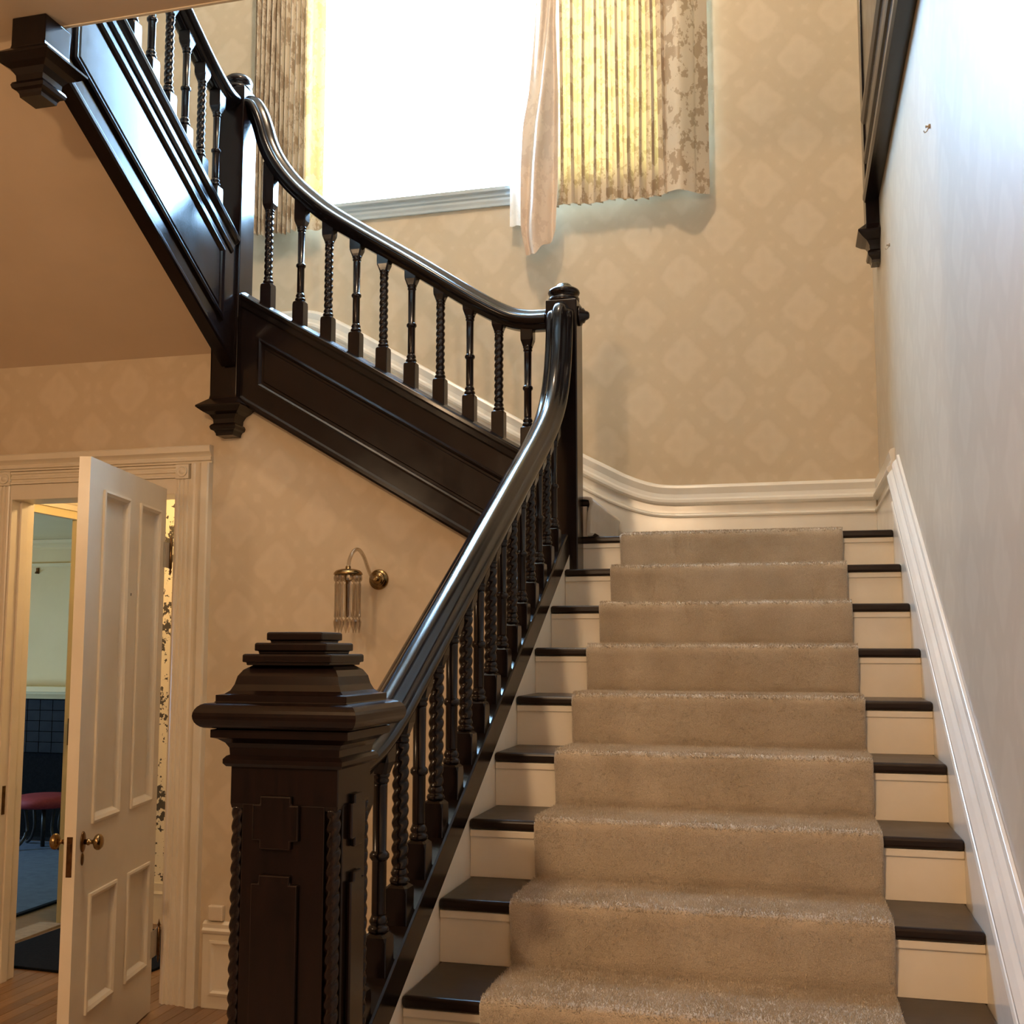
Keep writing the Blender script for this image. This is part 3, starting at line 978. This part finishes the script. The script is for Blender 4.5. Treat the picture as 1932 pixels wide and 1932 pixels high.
def top_block(ztop):
    return MB().rings([octo(HB * 0.70, 0.008, 0.470), octo(HB * 0.80, 0.007, 0.480), octo(HB, 0.006, 0.498), octo(HB, 0.002, 0.512), octo(HB, 0.002, ztop)], smooth=False)


def shaft(kind):
    """turned middle: collars at 0.105-0.145 and 0.447-0.473 with a spiral or a ringed column between"""
    m = MB()
    m.lathe([(0.019, 0.104), (0.0245, 0.108), (0.0255, 0.114), (0.0225, 0.120), (0.018, 0.122), (0.0215, 0.127), (0.0225, 0.132), (0.0195, 0.138), (0.0165, 0.146)], n=16)
    if kind == 'twist':
        rs = []
        for i in range(61):
            z = 0.144 + 0.304 * i / 60
            ring = []
            for k in range(16):
                th = 2 * math.pi * k / 16
                r = 0.0152 + 0.0062 * abs(math.cos(th - 2 * math.pi * z / 0.062))
                ring.append((r * math.cos(th), r * math.sin(th), z))
            rs.append(ring)
        m.rings(rs, caps=False)
    else:
        m.lathe([(0.0165, 0.144), (0.0172, 0.15), (0.0172, 0.268), (0.019, 0.270), (0.0235, 0.276), (0.0235, 0.284), (0.019, 0.290), (0.0165, 0.292), (0.0175, 0.44), (0.0175, 0.448)], n=16)
    m.lathe([(0.0165, 0.446), (0.020, 0.450), (0.021, 0.455), (0.0185, 0.459), (0.0215, 0.463), (0.023, 0.468), (0.020, 0.473)], n=16)
    return m


bal_cache = {}


def baluster(parent, kind, x, y, z, top, bot=-0.06):
    """origin at the visible foot; a turned shaft carrying its two square blocks"""
    key = (kind, round(top / 0.01), round(bot / 0.01))
    M4 = Matrix.Translation((x, y, z))
    if key not in bal_cache:
        o = shaft(kind).build('baluster', M_DARK, parent)
        kids = [base_block(key[2] * 0.01).build('base_block', M_DARK, o), top_block(key[1] * 0.01).build('top_block', M_DARK, o)]
        for c in kids:
            c.matrix_parent_inverse = Matrix.Identity(4)
        bal_cache[key] = (o, kids)
        o['label'] = 'spiral-turned dark baluster' if kind == 'twist' else 'plain dark baluster with a ring at mid height'
        o.matrix_basis = M4
        return o
    o, kids = bal_cache[key]
    n = inst(o, parent, M4)
    for c in kids:
        k = c.copy()
        COL.objects.link(k)
        k.parent = n
        k.matrix_parent_inverse = Matrix.Identity(4)
    return n


# handrail profile: moulded with a central roll, origin at the top centre
rail_prof = [(-0.030, -0.094), (0.030, -0.094), (0.031, -0.080), (0.040, -0.076), (0.055, -0.066), (0.060, -0.054), (0.058, -0.042), (0.050, -0.034),
             (0.040, -0.030), (0.033, -0.026), (0.028, -0.014), (0.018, -0.004), (0.006, 0.0),
             (-0.006, 0.0), (-0.018, -0.004), (-0.028, -0.014), (-0.033, -0.026), (-0.040, -0.030), (-0.050, -0.034), (-0.058, -0.042), (-0.060, -0.054),
             (-0.055, -0.066), (-0.040, -0.076), (-0.031, -0.080)]

XB1 = -0.035
bs1 = tag(empty('balustrade', (XB1, 0.9, 1.0)), 'dark balustrade beside the lower stairs with a thick polished handrail', 'balustrade')
r1 = [(-0.436, 1.432), (-0.36, 1.434), (-0.28, 1.442), (-0.19, 1.466), (-0.10, 1.503), (0.0, 1.556), (0.3, 1.728), (0.8, 2.015), (1.3, 2.302), (1.55, 2.446), (1.72, 2.552),
      (1.84, 2.640), (1.93, 2.735), (1.99, 2.840), (2.025, 2.950), (2.045, 3.050), (2.060, 3.110), (2.085, 3.150), (2.12, 3.170), (2.135, 3.172)]
path1 = arc_pts([(XB1, a, b) for a, b in r1], 6)
MB().sweep(path1, (1, 0, 0), rail_prof, smooth=True, up=Vector((0, -0.6, 0.8))).build('handrail', M_RAIL, bs1)
for i in range(17):
    yy = -0.355 + 0.1442 * i
    zb = 1.022 + 0.577 * yy - 0.105
    if yy > 2.06:
        break
    zr = interp([p[1] for p in path1], [p[2] for p in path1], yy)
    slope = 0.58 if yy < 1.75 else 1.2
    baluster(bs1, 'twist' if i % 2 == 1 else 'plain', XB1, yy, zb, zr - 0.082 - zb + 0.03, -0.09)

YB2 = 2.2
bs2 = tag(empty('balustrade', (-0.85, YB2, 2.9)), 'dark balustrade crossing below the window with a swan-neck handrail', 'balustrade')
r2 = [(-0.106, 3.164), (-0.20, 3.168), (-0.289, 3.195), (-0.439, 3.283), (-0.696, 3.455), (-0.962, 3.626), (-1.13, 3.738), (-1.236, 3.824), (-1.33, 3.915), (-1.407, 4.016),
      (-1.455, 4.110), (-1.482, 4.195), (-1.510, 4.270), (-1.545, 4.330), (-1.58, 4.355), (-1.606, 4.362)]
path2 = arc_pts([(a, YB2, b) for a, b in r2], 6)
MB().sweep(path2, (0, -1, 0), rail_prof, smooth=True, up=Vector((0.6, 0, 0.8))).build('handrail', M_RAIL, bs2)
bx2 = [-0.201, -0.335, -0.472, -0.613, -0.754, -0.892, -1.030, -1.172, -1.317, -1.487]
for i, xx in enumerate(bx2):
    zb = shoe2(xx)
    xs_ = sorted((p[0], p[2]) for p in path2)
    zr = interp([p[0] for p in xs_], [p[1] for p in xs_], xx) if i < 9 else 4.055
    baluster(bs2, 'twist' if i % 2 == 1 else 'plain', xx, YB2, zb, zr - 0.075 - zb + 0.02, -0.07)

bs3 = tag(empty('balustrade', (XN3, 1.5, 4.0)), 'dark balustrade of the upper flight running up behind the ceiling edge', 'balustrade')
r3 = [(2.131, 4.364), (2.06, 4.366), (1.995, 4.382), (1.92, 4.412), (1.841, 4.450), (1.684, 4.534), (1.4, 4.690), (1.0, 4.910), (0.78, 5.03)]
path3 = arc_pts([(XN3, a, b) for a, b in r3], 5)
MB().sweep(path3, (-1, 0, 0), rail_prof, smooth=True).build('handrail', M_RAIL, bs3)
for i in range(8):
    yy = 2.0 - 0.1435 * i
    zb = 3.823 + 0.575 * (1.999 - yy) - 0.105
    xs_ = sorted((p[1], p[2]) for p in path3)
    zr = interp([p[0] for p in xs_], [p[1] for p in xs_], yy)
    baluster(bs3, 'plain' if i % 2 == 0 else 'twist', XN3, yy, zb, zr - 0.08 - zb + 0.02, -0.09)

# ------------------------------------------------------------------ newels
# 1: the big square newel at the foot
NX, NY, NHX, NHY = -0.0305, -0.52, 0.1115, 0.085
dyy = NHX - NHY
n1 = tag(empty('newel_post', (NX, NY, 0)), 'large square dark newel post with stepped pyramid cap at the stair foot', 'newel post')
m = MB()
m.square([(NHX + 0.012, 0.0), (NHX + 0.012, 0.16), (NHX, 0.175)], NX, NY, dyy)
m.square([(NHX, 0.17), (NHX, 0.2)], NX, NY, dyy)
# rebated shaft (cross-shaped section) between 0.2 and 1.37
rb = 0.026
a_, b_ = NHX, NHY
sec = [(-a_ + rb, -b_), (a_ - rb, -b_), (a_ - rb, -b_ + rb), (a_, -b_ + rb), (a_, b_ - rb), (a_ - rb, b_ - rb), (a_ - rb, b_), (-a_ + rb, b_), (-a_ + rb, b_ - rb), (-a_, b_ - rb), (-a_, -b_ + rb), (-a_ + rb, -b_ + rb)]
m.prism(sec, lambda p, q, h: (NX + p, NY + q, h), 0.2, 1.345)
m.square([(NHX - 0.002, 1.335), (NHX, 1.345), (NHX, 1.417)], NX, NY, dyy)
m.build('shaft', M_DARK, n1, bevel=0.002)
for sx in (-1, 1):
    for sy in (-1, 1):
        cx, cy = NX + sx * (a_ - 0.0135), NY + sy * (b_ - 0.0135)
        rs = []
        nz = 300
        for i in range(nz + 1):
            z = 0.2 + (1.338 - 0.2) * i / nz
            ring = []
            for k in range(14):
                th = 2 * math.pi * k / 14
                rr = 0.0100 + 0.0048 * abs(math.cos(1.5 * (th - 2 * math.pi * z / 0.080)))
                ring.append((cx + rr * math.cos(th), cy + rr * math.sin(th), z))
            rs.append(ring)
        MB().rings(rs).build('rope_column', M_DARK, n1)
# applied ornaments: notched square above, long notched panel below, on each face
def notched(cx, z0, z1, hw, nt_):
    return [(cx - hw + nt_, z0), (cx + hw - nt_, z0), (cx + hw - nt_, z0 + nt_), (cx + hw, z0 + nt_), (cx + hw, z1 - nt_), (cx + hw - nt_, z1 - nt_), (cx + hw - nt_, z1), (cx - hw + nt_, z1),
            (cx - hw + nt_, z1 - nt_), (cx - hw, z1 - nt_), (cx - hw, z0 + nt_), (cx - hw + nt_, z0 + nt_)]


faces = [(lambda p, q, h: (NX + p, NY - b_ - h, q), 0.048), (lambda p, q, h: (NX + a_ + h, NY + p, q), 0.036),
         (lambda p, q, h: (NX - a_ - h, NY + p, q), 0.036), (lambda p, q, h: (NX + p, NY + b_ + h, q), 0.048)]
for fi, (fn, hw) in enumerate(faces[:3]):
    o = MB().prism(notched(-0.012 if fi == 0 else 0, 1.262, 1.362, hw, 0.016), fn, 0.0, 0.010)
    ob = o.build('rosette_block', M_DARK, n1, bevel=0.003)
    o = MB().prism(notched(-0.012 if fi == 0 else 0, 0.30, 1.215, hw, 0.016), fn, 0.0, 0.010)
    ob = o.build('raised_panel', M_DARK, n1, bevel=0.003)
# capital mouldings and stepped cap
m = MB()
m.square([(NHX, 1.414), (NHX + 0.007, 1.415), (NHX + 0.012, 1.421), (NHX + 0.012, 1.429), (NHX + 0.007, 1.435), (NHX + 0.002, 1.437), (NHX + 0.003, 1.450), (NHX + 0.009, 1.460),
          (NHX + 0.020, 1.468), (NHX + 0.030, 1.471), (NHX + 0.030, 1.486), (NHX + 0.02, 1.488)], NX, NY, dyy)
m.build('capital', M_DARK, n1)
m = MB()
tor = [(NHX + 0.03, 1.4885)] + [(NHX + 0.034 + 0.022 * math.cos(t), 1.513 + 0.024 * math.sin(t)) for t in [math.radians(d) for d in range(-75, 91, 15)]]
m.square(tor + [(NHX + 0.026, 1.538), (NHX + 0.024, 1.540), (NHX + 0.024, 1.552), (NHX + 0.012, 1.554), (NHX + 0.004, 1.560), (NHX - 0.002, 1.572), (NHX - 0.006, 1.588),
                (NHX - 0.014, 1.600), (NHX - 0.028, 1.609), (NHX - 0.034, 1.611)], NX, NY, dyy)
m.build('cap_moulding', M_DARK, n1)
for h, z in ((NHX - 0.018, 1.612), (NHX - 0.035, 1.634), (NHX - 0.052, 1.655)):
    MB().square([(h - 0.006, z - 0.003), (h - 0.006, z + 0.003), (h, z + 0.003), (h, z + 0.017), (h - 0.004, z + 0.019)], NX, NY, 0.008).build('cap_step', M_DARK, n1, bevel=0.002)


def drop_prof(z, s=1.0):
    """hanging square finial, z = underside of the post"""
    return [(a * s, z + b) for a, b in [(0.068, 0.02), (0.072, 0.0), (0.118, -0.038), (0.118, -0.046), (0.092, -0.066), (0.070, -0.078), (0.056, -0.098), (0.054, -0.118), (0.064, -0.126),
                                        (0.068, -0.136), (0.064, -0.148), (0.052, -0.154), (0.046, -0.164), (0.044, -0.176)]][::-1]


# 2: corner newel at the landing
n2 = tag(empty('newel_post', (XB1, YB2, 2.0)), 'square dark newel at the corner landing where two handrails meet', 'newel post')
MB().box(XB1 - 0.07, XB1 + 0.07, YB2 - 0.07, YB2 + 0.07, 1.86, 3.185).build('shaft', M_DARK, n2, bevel=0.005)
m = MB()
m.lathe([(0.066, 3.185), (0.070, 3.190), (0.070, 3.205), (0.058, 3.210), (0.056, 3.216), (0.068, 3.222), (0.072, 3.232), (0.068, 3.243), (0.054, 3.252), (0.040, 3.257), (0.036, 3.264), (0.028, 3.272), (0.012, 3.277), (0.001, 3.278)],
        (XB1, YB2, 0), 24)
m.build('cap', M_DARK, n2)
fnn = lambda X, Y, Z: (XB1 + 0.07 + Z, YB2 - 0.01 + X, 3.12 + Y)
MB().lathe([(0.045, 0.0), (0.045, 0.010), (0.034, 0.016), (0.034, 0.022), (0.022, 0.030), (0.018, 0.040), (0.012, 0.046), (0.001, 0.048)], n=18, fn=fnn).build('side_boss', M_DARK, n2)

# 3: newel at the head of the middle flight, with a drop
n3 = tag(empty('newel_post', (XN3, YB2, 2.8)), 'dark newel with hanging square drop beside the wall above the door', 'newel post')
MB().box(XN3 - 0.07, XN3 + 0.07, YB2 - 0.07, YM - 0.002, 2.83, 3.22).box(XN3 - 0.07, XN3 + 0.07, YB2 - 0.07, YB2 + 0.07, 3.22, 4.385).build('shaft', M_DARK, n3, bevel=0.005)
MB().square(drop_prof(2.832), XN3, YB2, clampy=YM - 0.002).build('drop_finial', M_DARK, n3)
MB().lathe([(0.066, 4.385), (0.070, 4.39), (0.070, 4.405), (0.056, 4.412), (0.068, 4.420), (0.072, 4.434), (0.066, 4.452), (0.050, 4.466), (0.028, 4.476), (0.001, 4.480)], (XN3, YB2, 0), 24).build('cap', M_DARK, n3)

# 4: newel at the head of the upper flight, hanging below the hall ceiling
Y4 = 0.717
n4 = tag(empty('newel_post', (XN3, Y4, 3.8)), 'dark newel end with broad square drop hanging under the ceiling edge', 'newel post')
MB().box(XN3 - 0.07, XN3 + 0.07, Y4 - 0.072, Y4 + 0.073, 3.785, 3.899).box(XN3 - 0.07, XN3 + 0.07, YS + 0.022, Y4 + 0.073, 3.899, 5.05).build('shaft', M_DARK, n4, bevel=0.004)
MB().square(drop_prof(3.786), XN3, Y4).build('drop_finial', M_DARK, n4)

# ------------------------------------------------------------------ gallery fascia high on the right wall
gf = tag(empty('gallery_fascia', (1.32, 1.6, 3.6)), 'dark moulded fascia boarding high on the right wall with a small drop', 'panelling')
GX = 1.300
MB().box(GX, XR - 0.0005, 0.77, 2.66, 3.72, 5.6).build('fascia_board', M_DARK, gf)
for nm, zc, pr in (('moulding', 3.735, [(0, -0.035), (0.012, -0.035), (0.020, -0.02), (0.020, 0.0), (0.012, 0.014), (0.016, 0.03), (0.008, 0.04), (0, 0.04)]),
                   ('moulding', 3.90, [(0, -0.02), (0.010, -0.014), (0.014, 0.0), (0.010, 0.014), (0, 0.02)]),
                   ('moulding', 4.10, [(0, -0.03), (0.008, -0.026), (0.018, -0.005), (0.018, 0.012), (0.008, 0.026), (0, 0.03)])):
    MB().sweep([(GX, 0.77, zc), (GX, 2.66, zc)], (-1, 0, 0), pr).build(nm, M_DARK, gf)
MB().box(GX - 0.008, XR - 0.0005, 2.66, 2.79, 3.60, 5.6).build('half_newel', M_DARK, gf, bevel=0.003)
MB().square(drop_prof(3.60, 0.9), XR - 0.001, 2.725, sx=(0.92, 0.0), sy=(1, 1)).build('drop_finial', M_DARK, gf)

# ------------------------------------------------------------------ curtains
def cloth(xs_fn, z0, z1, yfn, nu, nv, bottom=None):
    rs = []
    for j in range(nv + 1):
        v = j / nv
        r = []
        for i in range(nu + 1):
            u = i / nu
            zb = z0 + (bottom(u) if bottom else 0)
            z = zb + (z1 - zb) * v
            r.append((xs_fn(u, v), yfn(u, v), z))
        rs.append(r)
    return MB().rings(rs, closed=False, caps=False)


def pleats(n, amp, seed, y0):
    rnd = random.Random(seed)
    ph = [rnd.uniform(-0.6, 0.6) for _ in range(n + 2)]
    am = [rnd.uniform(0.65, 1.2) for _ in range(n + 2)]

    def fn(u, v):
        t = u * n
        i = int(t)
        f_ = t - i
        a = am[i] * (1 - f_) + am[i + 1] * f_
        s = math.sin(2 * math.pi * (t + 0.12 * math.sin(2 * math.pi * t)) + 0.25 * ph[i] * math.sin(math.pi * f_) ** 2 + 0.3 * (v - 0.2) * ph[i])
        return y0 + amp * a * s * (1.0 - 0.25 * v)
    return fn


cr = tag(empty('curtain', (0.16, 3.05, 4.0)), 'right cream damask curtain glowing yellow over the window with one edge turned back', 'curtain')
pf = pleats(10, 0.030, 5, 3.062)


def yr(u, v):
    if u < 0.74:
        return pf(u / 0.74 * 0.999, v)
    if u < 0.92:   # broad flat fold at the right
        w = (u - 0.74) / 0.18
        return 3.060 - 0.05 * math.sin(math.pi * w) ** 0.6 + 0.006 * math.sin(9 * w)
    w = (u - 0.92) / 0.08
    return 3.060 + 0.05 * w


xr_ = lambda u, v: -0.258 + 0.818 * u + 0.004 * math.sin(7 * v + 20 * u) + (0.0135 * math.sin(4 * math.pi * u / 0.74 * 10) if u < 0.74 else 0)
hem = lambda u: 0.006 * math.sin(19 * u)
cloth(lambda u, v: xr_(u * 0.74, v), 4.0, 6.9, lambda u, v: yr(u * 0.7399, v), 300, 30, bottom=lambda u: hem(u * 0.74)).build('pleated_panel', M_CURTAIN, cr)
cloth(lambda u, v: xr_(0.725 + 0.275 * u, 0.3), 4.0, 6.9, lambda u, v: yr(0.7401 + 0.2599 * u, v) + (0.02 * (1 - u / 0.08) if u < 0.08 else 0), 60, 30, bottom=lambda u: hem(0.74 + 0.26 * u)).build('flat_fold', M_FOLD, cr)


def xl(u, v):
    z = 3.73 + v * 3.17
    left = interp([3.73, 3.87, 4.2, 4.45, 4.63, 4.9, 5.2, 6.9], [-0.400, -0.430, -0.432, -0.420, -0.388, -0.362, -0.342, -0.31], z)
    right = interp([3.73, 4.0, 4.5, 4.95, 5.2, 6.9], [-0.240, -0.226, -0.220, -0.232, -0.222, -0.21], z)
    return left + (right - left) * u


def yl(u, v):
    c = 0.30 + 0.45 * min(1, v / 0.45)
    d = u - c
    return 3.015 - 0.035 * math.exp(-(d / 0.16) ** 2) + 0.028 * math.exp(-((d + 0.22) / 0.10) ** 2) + 0.014 * math.sin(9 * u + 4 * v) + 0.02 * math.exp(-((u - 0.85) / 0.08) ** 2)


cloth(xl, 3.73, 6.9, yl, 60, 60, bottom=lambda u: 0.115 * max(0, (u - 0.35) / 0.65) ** 1.3 + 0.01 * math.sin(14 * u)).build('turned_back_edge', M_FLAP, cr)
cloth(lambda u, v: -0.508 + 0.14 * u + 0.01 * v, 3.925, 6.9, lambda u, v: 3.095 + 0.008 * math.sin(16 * u + 3 * v), 24, 20).build('white_lining', M_SHEER, cr)

cl = tag(empty('curtain', (-1.83, 3.05, 4.0)), 'left cream damask curtain gathered in narrow pleats behind the dark newel', 'curtain')
pfl = pleats(11, 0.026, 11, 3.075)
cloth(lambda u, v: -2.045 + 0.335 * u + 0.004 * math.sin(6 * v + 14 * u), 4.01, 6.9, lambda u, v: pfl(min(u, 0.9999) * 0.999, v), 220, 30,
      bottom=lambda u: 0.008 * math.sin(17 * u)).build('pleated_panel', M_FOLD, cl)
cloth(lambda u, v: -1.722 + 0.125 * u + 0.003 * math.sin(6 * v), 4.012, 6.9, lambda u, v: 3.078 + 0.014 * math.sin(9 * u + 0.6), 40, 24,
      bottom=lambda u: 0.006 * math.sin(8 * u)).build('leading_edge', M_CURTAIN, cl)

# ------------------------------------------------------------------ wall sconce
sc = tag(empty('wall_sconce', (-0.913, YM, 1.96)), 'brass wall sconce with hanging crystal drops on the wall behind the newel', 'wall lamp')
fnn = lambda X, Y, Z: (-0.913 + X, YM - Z, 1.962 + Y)
MB().lathe([(0.047, 0.0), (0.047, 0.006), (0.042, 0.012), (0.034, 0.014), (0.034, 0.018), (0.026, 0.022), (0.020, 0.024), (0.020, 0.032), (0.012, 0.038), (0.008, 0.046)], n=28, fn=fnn).build('backplate', M_BRASS, sc)
ap = arc_pts([(-0.913, 2.20, 1.962), (-0.914, 2.15, 1.968), (-0.918, 2.11, 2.005), (-0.925, 2.075, 2.055), (-0.934, 2.035, 2.083), (-0.945, 2.00, 2.072), (-0.953, 1.978, 2.035), (-0.956, 1.97, 2.0)], 5)
MB().tube(ap, 0.0085, 12).build('arm', M_CRYSTAL, sc)
CXs, CYs = -0.956, 1.97
MB().lathe([(0.010, 2.006), (0.012, 2.002), (0.012, 1.994), (0.030, 1.992), (0.052, 1.986), (0.062, 1.976), (0.064, 1.968), (0.060, 1.966), (0.050, 1.974), (0.02, 1.978), (0.012, 1.975)], (CXs, CYs, 0), 24).build('canopy', M_BRASS, sc)
MB().lathe([(0.012, 1.978), (0.013, 1.94), (0.009, 1.935), (0.008, 1.79), (0.004, 1.782)], (CXs, CYs, 0), 14).build('socket_tube', M_OLDBRASS, sc)
oc = lambda r, z: [(1.25 * r * math.cos(k * math.pi / 4), r * 0.7 * math.sin(k * math.pi / 4), z) for k in range(8)]
pieces = [('crystal_drop', [oc(0.004, -0.036), oc(0.008, -0.046), oc(0.0065, -0.10), oc(0.0065, -0.155), oc(0.009, -0.185), oc(0.003, -0.192)]),
          ('bead', [oc(0.002, 0.0), oc(0.012, -0.008), oc(0.014, -0.018), oc(0.012, -0.028), oc(0.002, -0.036)]),
          ('spear', [oc(0.002, -0.192), oc(0.012, -0.208), oc(0.010, -0.222), oc(0.0008, -0.258)])]
src = MB().rings(pieces[0][1], smooth=False).build('crystal_drop', M_CRYSTAL, sc)
subs = []
for nm, rg_ in pieces[1:]:
    c = MB().rings(rg_, smooth=False).build(nm, M_CRYSTAL, src)
    c.matrix_parent_inverse = Matrix.Identity(4)
    subs.append(c)
for k in range(10):
    th = 2 * math.pi * k / 10 + 0.2
    M4 = Matrix.Translation((CXs + 0.054 * math.cos(th), CYs + 0.054 * math.sin(th), 1.970)) @ Matrix.Rotation(th + math.pi / 2, 4, 'Z')
    if k == 0:
        src.matrix_basis = M4
    else:
        n_ = inst(src, sc, M4)
        for c in subs:
            q = c.copy()
            COL.objects.link(q)
            q.parent = n_

# ------------------------------------------------------------------ small things
pt = MB().box(-1.724, -1.648, YM - 0.030, YM - 0.0005, 0.393, 0.462).build('outlet_box', M_PLATE, bevel=0.006)
tag(pt, 'small cream outlet box on the wall just above the base right of the door', 'outlet')
for (y, z), lb in (((0.844, 3.208), 'small grey wall hook high on the right wall near the upper edge of the photo'), ((2.2216, 3.336), 'tiny wall hook on the right wall below the dark fascia drop')):
    hk = tag(empty('wall_hook', (XR, y, z)), lb, 'hook')
    fnn = lambda X, Y, Z: (XR - 0.0005 - Z, y + X, z + Y)
    MB().lathe([(0.007, 0.0), (0.007, 0.004), (0.003, 0.006), (0.003, 0.010), (0.005, 0.012), (0.001, 0.014)], n=10, fn=fnn).build('plate', M_STEEL, hk)
    MB().tube(arc_pts([(XR - 0.006, y, z - 0.006), (XR - 0.010, y, z - 0.014), (XR - 0.016, y, z - 0.018), (XR - 0.019, y, z - 0.012)], 3), 0.0018, 6).build('hook', M_STEEL, hk)

# far room: fireplace, stool, rug, mat
fp = tag(empty('fireplace', (-5.6, 6.2, 0)), 'dark tiled fireplace with a pale mantel shelf seen through the doorway', 'fireplace')
MB().box(-6.6, -4.7, 6.02, 6.299, 1.262, 1.312).build('mantel_shelf', M_PALEWALL, fp, bevel=0.006)
MB().sweep([(-6.5, 6.10, 1.20), (-4.8, 6.10, 1.20)], (0, -1, 0), [(-0.199, 0), (0.0, 0), (0.02, 0.02), (0.05, 0.045), (0.055, 0.061), (-0.199, 0.061)]).build('mantel_moulding', M_PALEWALL, fp)
t_src = None
for iz in range(5):
    for ix in range(12):
        x0 = -6.4 + ix * 0.13
        z0 = 0.72 + iz * 0.094
        if t_src is None:
            t_src = MB().box(0, 0.127, 0, 0.04, 0, 0.091).build('tile', M_TILE, fp, bevel=0.002, seg=1)
            t_src.matrix_basis = Matrix.Translation((x0, 6.19 - random.random() * 0.004, z0))
        else:
            inst(t_src, fp, Matrix.Translation((x0, 6.19 - random.random() * 0.004, z0)))
MB().box(-6.45, -4.80, 6.225, 6.299, 0.0, 1.20).build('surround', M_MAT, fp)
MB().box(-6.4, -6.2, 6.17, 6.225, 0.0, 0.715).box(-4.99, -4.84, 6.17, 6.225, 0.0, 0.715).build('jamb', M_TILE, fp)
MB().box(-6.5, -4.75, 5.93, 6.16, 0.001, 0.03).build('hearth', M_TILE, fp)

stl = tag(empty('footstool', (-5.12, 5.62, 0)), 'round red-topped stool on dark iron legs before the fireplace', 'stool')
MB().lathe([(0.001, 0.345), (0.24, 0.345), (0.265, 0.36), (0.275, 0.39), (0.262, 0.42), (0.18, 0.435), (0.001, 0.44)], (-5.12, 5.62, 0), 32).build('seat', M_RED, stl)
for k in range(4):
    th = math.pi / 4 + k * math.pi / 2 + 0.35
    c_, s_ = math.cos(th), math.sin(th)
    P3 = lambda r, z: (-5.12 + r * c_, 5.62 + r * s_, z + 0.014)
    MB().tube(arc_pts([P3(0.17, 0.344), P3(0.15, 0.25), P3(0.14, 0.15), P3(0.18, 0.06), P3(0.25, 0.012), P3(0.27, 0.03)], 4), 0.013, 8).build('leg', M_IRON, stl)
MB().tube([(-5.12, 5.62, 0.344), (-5.12, 5.62, 0.014)], 0.018, 8).build('centre_post', M_IRON, stl)

rg = MB().box(-6.7, -3.76, 2.9, 5.85, 0.0, 0.012).build('area_rug', M_RUG)
tag(rg, 'blue area rug with dark edge on the far room floor', 'rug')
b = MB().box(-3.758, -3.725, 2.9, 5.85, 0.0, 0.014).build('border', M_MAT, rg)
mt = MB()
mt.prism([(-3.30, 2.56), (-2.3, 2.50), (-2.2, 3.3), (-2.6, 3.42), (-3.18, 3.40), (-3.27, 3.30)], lambda a, b_, h: (a, b_, h), 0.001, 0.014)
tag(mt.build('door_mat', M_MAT, bevel=0.004), 'black door mat on the floor just inside the doorway', 'mat')
hk = tag(empty('wall_bracket', (-5.79, 6.3, 2.359)), 'tiny dark bracket on the pale far wall above the mantel', 'bracket')
MB().box(-5.802, -5.776, 6.285, 6.2995, 2.33, 2.385).build('plate', M_OLDBRASS, hk, bevel=0.003)
MB().tube(arc_pts([(-5.789, 6.286, 2.35), (-5.789, 6.262, 2.335), (-5.775, 6.252, 2.345)], 4), 0.006, 6).build('hook', M_OLDBRASS, hk)
